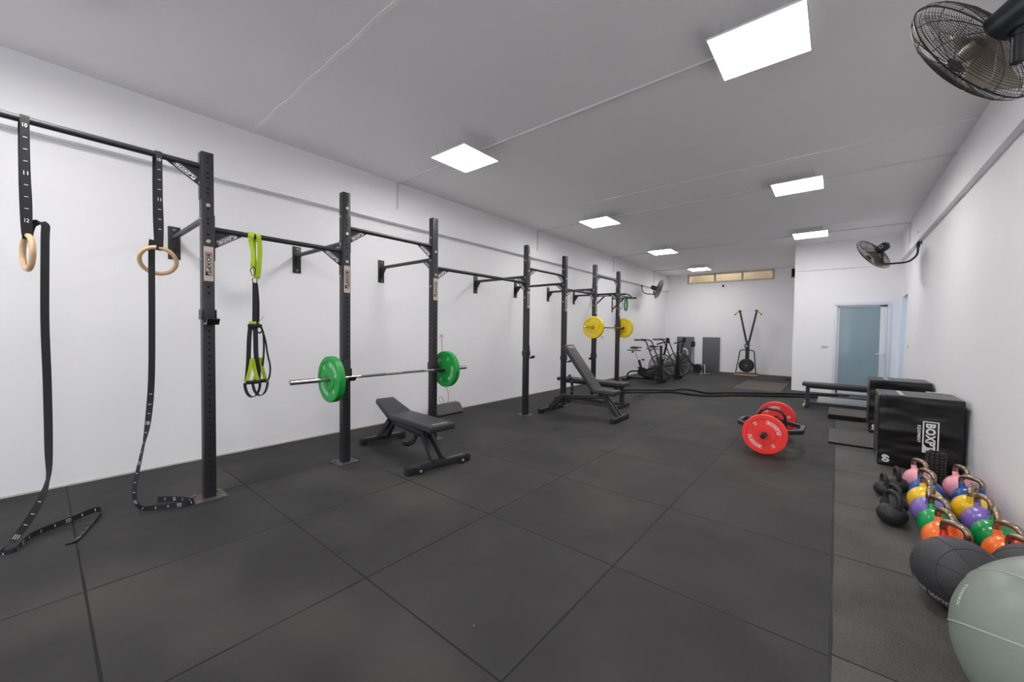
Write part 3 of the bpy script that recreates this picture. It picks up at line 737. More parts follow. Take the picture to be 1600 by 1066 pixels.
# ------------------------------------------------------------------ adjustable benches
def pad(b, x0, x1, wy, th, z, M=None, taper=0.):
    tmp = bmesh.new(); 
    vs = [(x0, -wy/2, z-th), (x0, wy/2, z-th), (x0, -wy/2, z), (x0, wy/2, z), (x1, -wy/2+taper, z-th), (x1, wy/2-taper, z-th), (x1, -wy/2+taper, z), (x1, wy/2-taper, z)]
    bv = [tmp.verts.new(v) for v in vs]
    for f in [(0, 1, 3, 2), (4, 6, 7, 5), (0, 4, 5, 1), (2, 3, 7, 6), (0, 2, 6, 4), (1, 5, 7, 3)]: tmp.faces.new([bv[i] for i in f])
    bmesh.ops.bevel(tmp, geom=tmp.edges[:], offset=.016, segments=4, profile=.5, affect='EDGES'); b.merge(tmp, M)
def make_bench(label, loc, rz, back_ang, seat_ang, piv=-.22, wheels=True, backlen=.80, pz=.365, seatlen=.34):
    t = thing('adjustable_bench', label, 'weight bench', loc, rz)
    def footbar(x, wl):
        b = MB(); b.beam((x, -wl/2, .045), (x, wl/2, .045), .06, .05, (0, 0, 1), .004)
        return b
    f = footbar(-.585, .44).build('seat_end_foot', STEEL_BLACK, t)
    for s_ in (-1, 1):
        b = MB(); b.box((-.585, s_*.235, .035), (.075, .07, .07), .012); b.build('rubber_foot', RUBBER, f)
    f = footbar(.585, .58).build('head_end_foot', STEEL_BLACK, t)
    for s_ in (-1, 1):
        b = MB(); b.box((.585, s_*.31, .035), (.075, .07, .07), .012); b.build('rubber_foot', RUBBER, f)
        b = MB(); b.cyl((.61, s_*.23, .035), (.65, s_*.23, .035), .03, 18); b.slot(1); b.cyl((.65, s_*.23, .035), (.656, s_*.23, .035), .012, 12); b.build('transport_wheel', [RUBBER, BOLT], f)
    b = MB()
    for s_ in (-1, 1):
        b.beam((-.575, s_*.05, .06), (-.36, s_*.03, pz-.04), .04, .055); b.beam((.575, s_*.06, .06), (.36, s_*.035, .27), .035, .06)
    b.beam((-.38, 0, pz-.045), (.38, 0, .255), .055, .06, (0, 0, 1), .004)
    b.raw([(-.575, -.10, .06), (-.44, -.03, .24), (-.42, -.03, .10)], [(0, 1, 2)])
    b.build('frame', STEEL_BLACK, t)
    b = MB(); b.box((-.30, .03, .355), (.05, .08, .05), .004); b.slot(1); 
    for s_ in (-1, 1): b.cyl((-.27, s_*.03, .36), (-.27, s_*.052, .36), .013, 12); b.cyl((-.20, s_*.03, .35), (-.20, s_*.045, .35), .010, 12)
    b.build('pivot', [BLACK_GLOSS, BOLT], t)
    # back pad rotates about its pivot
    Mb = Matrix.Translation((piv, 0, pz)) @ Matrix.Rotation(-back_ang, 4, 'Y')
    b = MB(); pad(b, 0.0, backlen, .285, .062, .075, Mb, .0); bp_ = b.build('back_pad', VINYL, t)
    b = MB(); b.beam(Mb @ V((.03, 0, -.005)), Mb @ V((backlen-.15, 0, -.005)), .05, .03); b.beam(Mb @ V((backlen-.28, -.09, .003)), Mb @ V((backlen-.28, .09, .003)), .03, .014); b.beam(Mb @ V((backlen-.08, -.09, .003)), Mb @ V((backlen-.08, .09, .003)), .03, .014)
    b.build('back_pad_support', STEEL_BLACK, bp_)
    b = MB(); b.flat(logo2d(.16, .035, bold=.04), lambda x, y: Mb @ V((backlen-.055-y*1., -x*-1, .0765))); b.build('pad_logo', mat('silver_print', (190, 192, 195), .5), bp_)
    Ms = Matrix.Translation((piv-.015, 0, pz)) @ Matrix.Rotation(seat_ang, 4, 'Y')
    b = MB(); pad(b, -seatlen, 0, .285, .06, .072, Ms, .0)
    # seat narrower at its free end
    for v in b.bm.verts:
        q = Ms.inverted() @ v.co; k = 1-.22*max(0, -q.x/.34); q.y *= k; v.co = Ms @ q
    sp = b.build('seat_pad', VINYL, t)
    b = MB(); b.beam(Ms @ V((-.03, 0, -.0)), Ms @ V((-.30, 0, -.0)), .045, .025); b.build('seat_support', STEEL_BLACK, sp)
    # toothed adjustment arc
    b = MB(); ca = Mb @ V((.42, 0, -.01)); R = .26
    if back_ang < .3:
        cx, cz = -.08, .28; arc = [(cx+.25*math.cos(a), 0, cz+.20*math.sin(a)) for a in [-.15-.13*k for k in range(13)]]
    else:
        cx, cz = -.14, .40; arc = [(.42-.22*math.cos(a), 0, .40+.30*math.sin(a)) for a in [.75-.13*k for k in range(14)]]
    b.tube(arc, .001, 4) if 0 else b.ribbon(arc, [(0, 0, 0.001) if 0 else (1, 0, .3)]*len(arc), .045, .012)
    b.slot(1)
    for p in arc[1::2]:
        for s_ in (-1, 1): b.cyl((p[0], s_*.0062, p[2]), (p[0], s_*.0068, p[2]), .007, 8)
    b.build('adjustment_arc', [BLACK_GLOSS, BOLT], t)
    if not wheels: pass
    return t
make_bench('black adjustable bench set flat with raised seat, under the green plated barbell', (-3.44, 2.47, 0), math.radians(-7), math.radians(1.0), math.radians(17), piv=-.175, backlen=.82, pz=.325, seatlen=.40)
make_bench('black adjustable bench with its back pad raised steeply, beside the fourth and fifth uprights', (-2.985, 5.36, 0), math.radians(182), math.radians(52), math.radians(-1), piv=-.20, backlen=.86)

# flat benches
def make_flat(label, loc, rz, L=1.32, wm=None):
    t = thing('flat_bench', label, 'weight bench', loc, rz)
    b = MB(); pad(b, -L/2, L/2, .27, .06, .43); b.build('pad', VINYL, t)
    b = MB(); b.beam((-L/2+.06, 0, .35), (L/2-.06, 0, .35), .05, .045); b.beam((-L/2+.08, 0, .055), (L/2-.08, 0, .055), .05, .05)
    b.build('frame', STEEL_BLACK, t)
    for s_ in (-1, 1):
        b = MB(); b.beam((s_*(L/2-.08), 0, .05), (s_*(L/2-.08), 0, .36), .06, .06); b.beam((s_*(L/2-.08), -.24, .035), (s_*(L/2-.08), .24, .035), .06, .05)
        lo = b.build('leg', STEEL_BLACK, t)
        b = MB()
        for q in (-1, 1): b.cyl((s_*(L/2-.08)-.02, q*.20, .035), (s_*(L/2-.08)+.055*-1, q*.20, .035), .035, 18)
        b.build('wheel', wm or mat('cream_wheel', (206, 200, 150), .5), lo)
    return t
make_flat('long flat black bench in front of the frosted door, cream wheel at its left foot', (.235, 8.82, 0), 0, 1.38)
make_flat('flat black bench standing behind the incline bench, near the far uprights', (-3.38, 6.35, 0), 0, 1.32, RUBBER)

# grey step platform behind the right bench, rubber mats on the floor
b = MB(); b.box((.0, 0, .03), (1.0, .85, .06), .004); b.slot(1)
b.flat(fit2d(text2d('BOXPT', 1, .03), .14, .03), lambda x, y: V((.15+x, -.26+y, .0608)))
o = b.build('grey_platform', [mat('grey_smooth_mat', (122, 126, 128), .35, var=.08, scale=4), mat('faint_print', (165, 168, 170), .5)], loc=(.25, 9.45, .002)); tag(o, 'low smooth grey platform on the floor behind the flat bench by the door', 'platform')
MATM = floor_mat('loose_mat_rubber', 9, 9, 9, (66, 64, 62), (92, 89, 86), True, lines=False)
SIDE = mat('mat_edge_shadow', (8, 8, 8), .9)  # shadow along the mat edges put into black sides
def fl_mat(x0, x1, y0, y1, h, label, z=0.0005):
    b = MB(); b.box(((x1-x0)/2-.0-(x1-x0)/2, 0, h/2), (x1-x0, y1-y0, h), .003)
    o = b.build('rubber_mat', [MATM, SIDE], loc=((x0+x1)/2, (y0+y1)/2, z))
    for p in o.data.polygons: p.material_index = 0 if p.normal.z > .7 else 1
    return tag(o, label, 'mat', 'loose rubber mats')
fl_mat(-.045, .98, 5.985, 6.86, .022, 'thin loose rubber mat on the floor between the two black boxes')
fl_mat(-.07, .98, 7.74, 8.50, .07, 'thicker rubber mat stack edge beyond the rear black box, by the flat bench')
# paler worn tile in the floor near the back
slab('floor_worn_tile', -1.86, -.93, 10.45, 12.40, 0, .002, floor_mat('worn_tile', 9, 9, 9, (84, 79, 75), (104, 98, 93), True, lines=False))
b = MB(); b.box((0, 0, .012), (.30, .12, .024), .004); o = b.build('rubber_offcut', RUBBER, loc=(-.93, 13.4, .001)); tag(o, 'small dark rubber offcut on the floor by the partition corner', 'mat')

# ------------------------------------------------------------------ soft plyo boxes
bm_, nt, bs = new_mat('black_box_vinyl'); MATS['boxv'] = bm_
bs.inputs['Base Color'].default_value = (*s2l((17, 16, 17)), 1); bs.inputs['Roughness'].default_value = .34; bs.inputs['Coat Weight'].default_value = .12; bs.inputs['Coat Roughness'].default_value = .2; bs.inputs['Specular IOR Level'].default_value = .38
tcn = N(nt, 'ShaderNodeTexCoord'); mpn = N(nt, 'ShaderNodeMapping'); mpn.inputs['Rotation'].default_value = (0, .55, 0); mpn.inputs['Scale'].default_value = (.9, 1, 2.6)
nt.links.new(tcn.outputs['Object'], mpn.inputs[0])
n1 = N(nt, 'ShaderNodeTexNoise'); n1.inputs['Scale'].default_value = 2.6; n1.inputs['Detail'].default_value = 1; nt.links.new(mpn.outputs[0], n1.inputs['Vector'])
bpn = N(nt, 'ShaderNodeBump'); bpn.inputs['Strength'].default_value = .9; bpn.inputs['Distance'].default_value = .06
nt.links.new(n1.outputs[0], bpn.inputs['Height']); nt.links.new(bpn.outputs[0], bs.inputs['Normal'])
VINYLT = mat('box_top_sheen_vinyl', (70, 70, 72), .38, var=.12, scale=12, bump=.1, bscale=20)  # gloss reflection on the box top put into a lighter grey; unassigned
BW, BD, BH = .575, .56, .70
def make_box():
    t = thing('plyo_box', 'x', 'plyo box')
    b = MB(); tmp = bmesh.new(); bmesh.ops.create_cube(tmp, size=1)
    bmesh.ops.subdivide_edges(tmp, edges=tmp.edges[:], cuts=9, use_grid_fill=True)
    for v in tmp.verts:
        x, y, z = v.co*2
        bul = lambda a, c: (1-a*a)*(1-c*c)
        v.co.x *= BW*(1+.015*bul(y, z)); v.co.y *= BD*(1+.02*bul(x, z)); v.co.z *= BH*(1+.012*bul(x, y))
        v.co.z += BH/2
    eds = [e for e in tmp.edges if len(e.link_faces) == 2 and e.calc_face_angle(0) > 1.2]
    bmesh.ops.bevel(tmp, geom=eds, offset=.014, segments=3, profile=.6, affect='EDGES')
    b.merge(tmp); b.build('cover', bm_, t, sharp=60)
    b = MB(); f = -BD/2-.0125
    d2 = logo2d(.30, .108, n=4, bold=.045)
    b.flat(d2, lambda x, y: V((.073+y, f+.0005, .335-x)))
    b.flat(fit2d(text2d('EQUIPMENT', 1, .03, 1.1), .165, .026), lambda x, y: V((.000+y-.006, f+.0005, .36-x)))
    b.build('word_mark', WHITEP, t)
    b = MB(); b.flat(fit2d(text2d('60', 1, .05), .075, .058), lambda x, y: V((-BW/2+.06+y, f+.0065, .075-x))); b.build('height_number', WHITEP, t)
    b = MB(); b.flat(fit2d(text2d('75', 1, .05), .06, .075), lambda x, y: V((-BW/2-.004, -BD/2+.07+x, .075+y))); b.build('side_number', WHITEP, t)
    b = MB(); b.box((-.12, -.06, BH+.0075), (.035, .36, .003), .001); b.build('top_strap', mat('pale_strap', (178, 178, 180), .5), t)
    b = MB(); b.box((.16, BD/2-.03, BH+.008), (.13, .025, .006), .002); b.build('tag', WHITEP, t)
    return t
bx = make_box(); bx.location = (.345+BW/2, 5.355+BD/2, .0); bx['label'] = 'black soft plyo box in front, white framed lettering on its side, beside the kettlebells'; bx['group'] = 'black soft plyo boxes'
dup(bx, (.355+BW/2, 7.03+BD/2, 0), 0, 'black soft plyo box standing behind the other, partly hidden', 'black soft plyo boxes')
# foam roller with knobs
t = thing('foam_roller', 'black knobbed foam roller standing on end between the pink kettlebells and the black box', 'foam roller', (.675, 4.84, 0))
b = MB(); b.lathe([(.030, .0), (.052, .0), (.052, .31), (.030, .31), (.030, .0)], 30)
b.build('core', RUBBER, t)
b = MB()
for k in range(13):
    for i in range(12):
        a = 2*PI*(i+.5*(k % 2)*0)/12; M_ = Matrix.Rotation(a, 4, 'Z') @ Matrix.Translation((.056, 0, .012+k*.0238))
        b.box((0, 0, 0), (.016, .020, .017), .005, M_, 1)
b.build('knobs', mat('knob_rubber', (52, 48, 46), .5, var=.1), t)

# ------------------------------------------------------------------ kettlebells
KB_R = .0985
def make_kb():
    t = thing('kettlebell', 'x', 'kettlebell')
    b = MB(); b.sphere((0, 0, KB_R*.97), KB_R, nu=48, nv=32)
    for v in b.bm.verts: v.co.z = max(v.co.z, 0)
    # painted horns rising from the ball
    for s_ in (-1, 1):
        b.tube([(s_*.052, 0, .155), (s_*.056, 0, .185), (s_*.060, 0, .207)], [.026, .0185, .0172], 16)
    b.build('ball', plate_mat('kb_base', (200, 30, 30)), t)
    b = MB(); pts = [(-.060, 0, .205), (-.062, 0, .222), (-.058, 0, .243), (-.044, 0, .257), (-.02, 0, .262), (.02, 0, .262), (.044, 0, .257), (.058, 0, .243), (.062, 0, .222), (.060, 0, .205)]
    b.tube(pts, .0168, 16); b.build('handle', KBSTEEL, t)
    return t
kb = make_kb(); basem = MATS['bumper_kb_base']
def kbm(n, rgb): return mat('kb_'+n, rgb, .28, var=.03, scale=20, coat=.4, bump=.05, bscale=30)
colors = [('pink', (250, 170, 184)), ('blue', (8, 82, 168)), ('yellow', (255, 206, 24)), ('purple', (136, 110, 196)), ('green', (0, 156, 74)), ('orange', (255, 124, 44)), ('red', (222, 40, 36))]
xs = {0: [.556, .560, .530, .522, .530, .522, .53], 1: [.785, .786, .750, .758, .760, .760, .76]}
ysr = [4.63, 4.32, 4.10, 3.86, 3.632, 3.393, 3.192]
angs = {0: [-62, -62, -80, -105, -62, -70, -52], 1: [-68, -45, -110, -72, -95, -58, -60]}
rowname = {0: 'left row', 1: 'row against the wall'}
place = ['far end of the', 'second from the back of the', 'third from the back of the', 'middle of the', 'fifth from the back of the', 'beside the black medicine ball in the', 'tucked behind the medicine ball in the']
fk = True
for r in (0, 1):
    for i, (cn, rgb) in enumerate(colors):
        lab = '%s kettlebell with steel handle, %s %s' % (cn, place[i], rowname[r])
        mm = {'bumper_kb_base': kbm(cn, rgb)}
        root = dup(kb, (xs[r][i], ysr[i], 0), math.radians(angs[r][i]), lab, 'coloured competition kettlebells', mats=mm)
for ch in list(kb.children): bpy.data.objects.remove(ch)
bpy.data.objects.remove(kb)
# cast iron ones
def make_iron():
    t = thing('cast_iron_kettlebell', 'x', 'kettlebell')
    b = MB(); r = .082; b.sphere((0, 0, r*.86), r, sz=.9, nu=40, nv=26)
    for v in b.bm.verts: v.co.z = max(v.co.z, 0)
    b.build('ball', IRON, t)
    b = MB(); pts = [(-.045, 0, .115), (-.052, 0, .145), (-.056, 0, .175), (-.048, 0, .202), (-.026, 0, .218), (0, 0, .222), (.026, 0, .218), (.048, 0, .202), (.056, 0, .175), (.052, 0, .145), (.045, 0, .115)]
    b.tube(pts, [.02, .017, .0155, .0155, .0155, .0155, .0155, .0155, .0155, .017, .02], 16); b.build('handle', IRON, t)
    return t
ik = make_iron()
il = [((.325, 3.72), -55, 1., 'black cast iron kettlebell nearest the camera of the four black ones'), ((.352, 3.945), -60, .93, 'black cast iron kettlebell directly behind the nearest black one'),
      ((.325, 4.345), -75, .78, 'small black cast iron kettlebell lying low at the left of the black group'), ((.412, 4.49), -82, .92, 'black cast iron kettlebell farthest back, beside the pink one')]
for i, (p, a, s_, lab) in enumerate(il):
    if i == 0: ik.location = (*p, 0); ik.rotation_euler = (0, 0, math.radians(a)); ik['label'] = lab; ik['group'] = 'black cast iron kettlebells'
    else:
        q = dup(ik, (*p, 0), math.radians(a), lab, 'black cast iron kettlebells'); q.scale = (s_,)*3

# ------------------------------------------------------------------ balls
def seam_ball(name, label, loc, r, rot, m, squash=1.):
    t = thing(name, label, 'medicine ball', loc, rot=rot)
    b = MB(); b.sphere((0, 0, 0), r, nu=64, nv=40); b.build('cover', m, t)
    b = MB(); rr = r*1.0005
    for k in range(4):
        a0 = PI*k/4; b.tube([(rr*math.sin(a)*math.cos(a0), rr*math.sin(a)*math.sin(a0), rr*math.cos(a)) for a in [2*PI*j/64 for j in range(64)]], .0013, 5, closed=True)
    for zq in (-.62, .62): b.tube([(rr*math.cos(math.asin(zq))*math.cos(a), rr*math.cos(math.asin(zq))*math.sin(a), rr*zq) for a in [2*PI*j/48 for j in range(48)]], .0013, 5, closed=True)
    b.build('seams', BLACKP, t); return t
BALLV = mat('medicine_ball_vinyl', (56, 56, 59), .55, var=.06, scale=60, bump=.1, bscale=200)
mr = .165
mb1 = seam_ball('medicine_ball', 'black stitched medicine ball in front of the left kettlebell row, white writing on it', (.476, 2.768, mr), mr, (1.25, .35, .2), BALLV)
def ball_text(parent, word, r, size_w, size_h, az, el, name, m, tilt=0.):
    """lettering wrapped on a sphere in the parent's frame (world-aligned az/el via inverse rotation)"""
    Rm = parent.rotation_euler.to_matrix().inverted(); b = MB()
    def fn(x, y):
        x, y = x*math.cos(tilt)-y*math.sin(tilt), x*math.sin(tilt)+y*math.cos(tilt)
        a = az+x/r/math.cos(el); e = el+y/r
        p = V((math.cos(e)*math.cos(a), math.cos(e)*math.sin(a), math.sin(e)))*(r*1.004)
        return Rm @ p
    b.flat(fit2d(text2d(word, 1, .04, 1.05), size_w, size_h), fn); return b.build(name, m, parent)
ball_text(mb1, 'FREE WOD', mr, .16, .032, math.radians(222), math.radians(-30), 'lettering', mat('grey_print', (176, 176, 180), .5), -.35)
b = MB(); Rm = mb1.rotation_euler.to_matrix().inverted()
def fnr(x, y):
    a = math.radians(228)+x/mr/.75; e = math.radians(-37)+y/mr-.25*x/mr
    return Rm @ (V((math.cos(e)*math.cos(a), math.cos(e)*math.sin(a), math.sin(e)))*(mr*1.006))
b.flat(rect2d(-.025, -.003, .035, .003, 10), fnr); b.build('red_stripe', mat('red_print', (150, 40, 50), .5), mb1)
mb2 = seam_ball('medicine_ball', 'black stitched medicine ball at the right edge, against the wall and behind the grey ball', (.762, 2.935, mr), mr, (.4, .9, .1), BALLV)
mb1['group'] = mb2['group'] = 'black medicine balls'
gr = .305
gb = thing('exercise_ball', 'large glossy grey green exercise ball cut by the bottom right corner', 'exercise ball', (.632, 2.0, gr))
b = MB(); nu, nv = 96, 64
b.sphere((0, 0, 0), gr, nu=nu, nv=nv)
for v in b.bm.verts:
    zq = v.co.z/gr; k = sum(.0022*math.exp(-((zq-q)/.013)**2) for q in (-.55, -.2, .2, .55)); v.co *= 1+k
GBALL = mat('grey_green_vinyl', (134, 143, 134), .34, var=.07, scale=3, bump=.04, bscale=120)
gbc = b.build('shell', GBALL, gb); gb.rotation_euler = (.30, -.12, 0)
ball_text(gb, 'TOORX', gr, .082, .017, math.radians(182), math.radians(22.5), 'lettering', WHITEP, -1.12)
def sph(az, el): az, el = math.radians(az), math.radians(el); return V((math.cos(el)*math.cos(az), math.cos(el)*math.sin(az), math.sin(el)))
b = MB(); Ri = gb.rotation_euler.to_matrix().inverted()
for tri in (((-175.9, 3.9), (-153.1, 13.9), (-133.8, 19.7)), ((165.4, 38.2), (-178.4, 48.0), (-160, 53.3))):
    p = [sph(*q) for q in tri]; n = (p[1]-p[0]).cross(p[2]-p[0]).normalized(); c = n*n.dot(p[0]); u = (p[0]-c); v = n.cross(u)
    for k in ((1,) if tri[0][0] < 0 else (1,)):
        b.tube([Ri @ ((c+u*math.cos(a)+v*math.sin(a))*gr*.9975) for a in [2*PI*j/96 for j in range(96)]], .0038, 8, closed=True)
b.build('moulded_ridges', mat('ridge_grey', (158, 165, 160), .4), gb)

# ------------------------------------------------------------------ battle rope
rope = thing('battle_rope', 'thick black battle rope lying across the floor, looped round the far flat bench', 'rope', (-1.5, 9.3, 0))
rz_ = .021
A_ = [(-2.93, 6.42, .275), (-3.0, 7.1, .20), (-3.1, 7.9, .105), (-3.2, 8.53, rz_), (-2.81, 8.84, rz_), (-2.68, 9.14, rz_), (-2.53, 9.26, rz_), (-2.35, 9.18, rz_), (-2.08, 9.02, rz_), (-1.78, 9.34, rz_), (-1.31, 9.73, rz_), (-.67, 10.2, rz_), (-.15, 10.55, rz_), (.06, 10.66, rz_)]
B2 = [(-2.78, 6.42, .255), (-2.85, 7.0, .185), (-2.95, 7.7, .095), (-3.02, 8.21, rz_), (-2.74, 8.55, rz_), (-2.54, 8.62, rz_), (-2.34, 8.57, rz_), (-1.99, 8.63, rz_), (-1.57, 9.10, rz_), (-1.16, 9.42, rz_), (-.65, 9.80, rz_), (-.30, 10.00, rz_), (.16, 10.15, rz_), (.60, 10.3, rz_)]
for nm, pts in (('rope_strand', A_), ('rope_strand', B2)):
    P = catmull(pts, 60)
    b = MB(); b.tube([p-V((-1.5, 9.3, 0)) for p in P], [.0195+.0022*math.sin(i*1.25) for i in range(len(P))], 10)
    b.build('rope_strand', RUBBER, rope)
b = MB(); b.cyl((.05+1.5, 1.355, rz_), (.22+1.5, 1.46, rz_), .024, 14); b.build('grip', mat('rope_grip', (58, 60, 64), .5), rope)
b = MB(); b.tube([(-1.36+.10*math.cos(a), -2.93+.08*math.sin(a), .265) for a in [2*PI*k/24 for k in range(24)]], .0195, 10, closed=True); b.build('rope_loop', RUBBER, rope)

# ------------------------------------------------------------------ wall fans
def make_fan(label, mount, center, axis, group='wall fans'):
    """mount: point on wall, center: hub centre, axis: unit vector from guard front to motor"""
    mount, center, n = V(mount), V(center), V(axis).normalized()
    t = thing('oscillating_fan', label, 'wall fan', mount, group=group)
    c = center-mount
    u = n.cross(V((0, 0, 1))).normalized(); v = u.cross(n)
    M_ = Matrix(((u.x, v.x, n.x, c.x), (u.y, v.y, n.y, c.y), (u.z, v.z, n.z, c.z), (0, 0, 0, 1)))
    Rf = .30
    def bowl(rr, side):   # guard profile: domed front (side -1), flatter back (+1)
        q = rr/Rf
        return side*(.075*math.sqrt(max(0, 1-q**2.6)))
    for side, nm in ((-1, 'front_guard'), (1, 'rear_guard')):
        b = MB()
        for k in range(26):
            rr = .045+(Rf-.045)*(k/25)**.92; z = bowl(rr, side)
            b.tube([M_ @ V((rr*math.cos(a), rr*math.sin(a), z)) for a in [2*PI*j/56 for j in range(56)]], .0011 if k < 25 else .0035, 4 if k < 25 else 8, closed=True)
        for j in range(12):
            a = 2*PI*(j+.5*(side > 0))/12
            b.tube([M_ @ V((rr*math.cos(a), rr*math.sin(a), bowl(rr, side)+side*.001)) for rr in [.04+(Rf-.04)*q/10 for q in range(11)]], .0020, 5)
        for j in range(24):
            a0 = 2*PI*j/24; b.tube([M_ @ V(((.10+.19*q/6)*math.cos(a0+.12*q/6*(1 if j % 2 else -1)), (.10+.19*q/6)*math.sin(a0+.12*q/6*(1 if j % 2 else -1)), bowl(.10+.19*q/6, side))) for q in range(7)], .0009, 4)
        if side < 0: b.lathe([(0, -.079), (.030, -.079), (.045, -.074), (.045, -.070)], 24, M_)
        b.build(nm, mat('fan_guard_wire', (62, 60, 57), .4, metal=.5), t)
    b = MB()
    for kx in range(3):
        a0 = 2*PI*kx/3+.5; vs = []; fs = []; nr, na = 8, 7
        for i in range(nr):
            rr = .035+.235*i/(nr-1); w_ = .35+.75*math.sin(PI*min(1, (i+1.2)/nr)*.72)
            for j in range(na):
                q = j/(na-1)-.5; ang = a0+q*w_*.95+.25*i/nr
                vs.append((rr*math.cos(ang), rr*math.sin(ang), .030*q*2*-1*(1-.35*i/nr)+.002))
        vs += [(x, y, z+.003) for x, y, z in vs]; o_ = nr*na
        for i in range(nr-1):
            for j in range(na-1):
                a, c_, d_, e = i*na+j, i*na+j+1, (i+1)*na+j+1, (i+1)*na+j
                fs += [(a, c_, d_, e), (o_+a, o_+e, o_+d_, o_+c_)]
        bd = [j for j in range(na)]+[i*na+na-1 for i in range(1, nr)]+[(nr-1)*na+j for j in range(na-2, -1, -1)]+[i*na for i in range(nr-2, 0, -1)]
        for q in range(len(bd)): fs.append((bd[q], o_+bd[q], o_+bd[(q+1) % len(bd)], bd[(q+1) % len(bd)]))
        b.raw(vs, fs, M_)
    b.lathe([(0, -.035), (.04, -.03), (.045, .03), (0, .035)], 24, M_)
    b.build('blades', mat('fan_blade_grey', (142, 132, 118), .35, metal=.2), t)
    b = MB(); b.lathe([(.0, .072), (.060, .072), (.066, .078), (.069, .19), (.062, .215), (.045, .232), (0, .236)], 32, M_)
    b.cyl(M_ @ V((0, 0, .23)), M_ @ V((0, 0, .255)), .010, 10)
    mo = b.build('motor', mat('fan_motor_black', (34, 36, 40), .3, var=.05), t)
    b = MB()
    if mount.y > 5: b.tube([M_ @ V((.068+.003, .022*math.cos(a), .165+.022*math.sin(a))) for a in [2*PI*k/20 for k in range(20)]], .004, 6, closed=True)
    if mount.y > 5: b.build('badge', WHITEP, mo)
    # arm: wall plate, down, elbow, across, upright joint
    jt = M_ @ V((0, 0, .15)); 
    jb = V((jt.x, jt.y, 0)); jb.z = -.34 if mount.z > 2.7 else -.3
    sgn = 1 if c.x > 0 else -1
    b = MB(); b.box((sgn*.012, 0, .0), (.024, .09, .11), .006); b.build('wall_plate', mat('fan_motor_black', (34, 36, 40), .3), t)
    P0 = V((sgn*.05, 0, -.02)); L = jb.copy()
    pts = [V((sgn*.02, 0, .0)), P0, V((sgn*.052, 0, -.13)), V((sgn*.06, 0, -.21)), V((sgn*.09+jb.x*.05, jb.y*.1, -.285)), V((sgn*.15+jb.x*.08, jb.y*.22, -.325)), jb*.7+V((0, 0, jb.z*.3)), jb]
    b = MB(); b.tube(catmull(pts, 5), .0145, 12)
    b.cyl(V((sgn*.052, 0, -.03)), V((sgn*.052, 0, -.10)), .024, 14)
    b.build('swing_arm', mat('fan_arm_black', (40, 40, 42), .35, metal=.2), t)
    b = MB(); b.cyl(jb+V((0, 0, -.035)), jb+V((0, 0, .075)), .02, 14); b.tube([jb+V((0, 0, .06)), (jb+jt)/2+V((0, 0, .01)), jt], .013, 10); b.cyl(jb+V((0, 0, .075)), jb+V((0, 0, .088)), .024, 12)
    b.build('tilt_joint', mat('fan_motor_black', (34, 36, 40), .3), t)
    b = MB(); b.box((sgn*.05, -.0, .13), (.02, .025, .05), .003); b.tube(catmull([(sgn*.05, 0, .11), (sgn*.06, -.03, .05), (sgn*.05, -.04, -.05), (sgn*.06, -.02, -.12)], 4), .003, 6)
    b.tube(catmull([jb+V((0, 0, .08)), jb+V((sgn*-.02, -.03, .12)), (jb+jt)/2+V((0, -.05, .06)), jt], 4), .003, 6)
    b.build('cable', RUBBER, t)
    return t
make_fan('black wire wall fan close overhead in the top right corner', (1.015, 2.80, 2.82), (.445, 2.72, 2.595), (.68, -.58, .37))
make_fan('black wire wall fan on the right wall above the frosted door', (1.015, 8.99, 2.80), (.435, 8.93, 2.64), (.70, -.40, .55))
make_fan('black wire wall fan on the left wall in the far corner', (-4.76, 12.0, 2.80), (-4.22, 12.1, 2.60), (-.86, -.30, .32))

# ------------------------------------------------------------------ wall mounted pull-up bar at the far left, green band on it
pb = thing('pull_up_station', 'black wall mounted multi grip pull-up bar past the last upright', 'pull-up bar', (R_['XL'], 9.5, 0))
for y in (-.57, .53):
    b = MB(); b.box((.006, y, 2.05), (.010, .06, .46), .002); b.beam((.01, y, 2.19), (.86 if y < 0 else .58, y, 2.19), .04, .04); b.beam((.01, y, 1.90), (.34, y, 2.18), .03, .03)
    b.build('bracket_arm', STEEL_BLACK, pb)
b = MB(); b.cyl((.58, -.62, 2.19), (.58, .62, 2.19), .017, 12); b.tube([(.86, -.57, 2.19), (.90, -.45, 2.18), (.60, .53, 2.17)], .016, 12); b.build('grip_bar', STEEL_BLACK, pb)
b = MB(); b.cyl((.54, .53, 2.185), (.68, .53, 2.185), .022, 12); b.build('grip_sleeve', RUBBER, pb)
b = MB(); b.beam((.05, -.595, 2.175), (.6, -.595, 2.175), .004, .05); b.slot(1); b.flat(fit2d(text2d('BOXPT', 1, .04), .26, .03), lambda x, y: V((.32+x, -.5985, 2.175+y)))
b.build('label_plate', [STEEL_BLACK, WHITEP], pb)
bandc = mat('green_band_rubber', (34, 140, 80), .5)
def band(label, x, y, ht, wdt, tilt):
    b = MB(); pts = [(wdt*.1*math.sin(a), wdt*1.3*math.sin(a)*(.4+.6*abs(math.sin(a/2))), -ht/2+ht/2*math.cos(a)+.022) for a in [2*PI*k/30 for k in range(31)]]
    b.ribbon(pts, (1, 0, 0), .045 if tilt > 0 else .018, .004)
    o = b.build('resistance_band', bandc, loc=(x, y, 2.19)); return tag(o, label, 'resistance band', 'green resistance bands')
band('green rubber resistance band looped on the wall pull-up bar, outer one', R_['XL']+.40, 10.03, .36, .06, 1)
band('green rubber resistance band hanging thin beside the outer one on the wall pull-up bar', R_['XL']+.27, 10.03, .32, .07, -1)

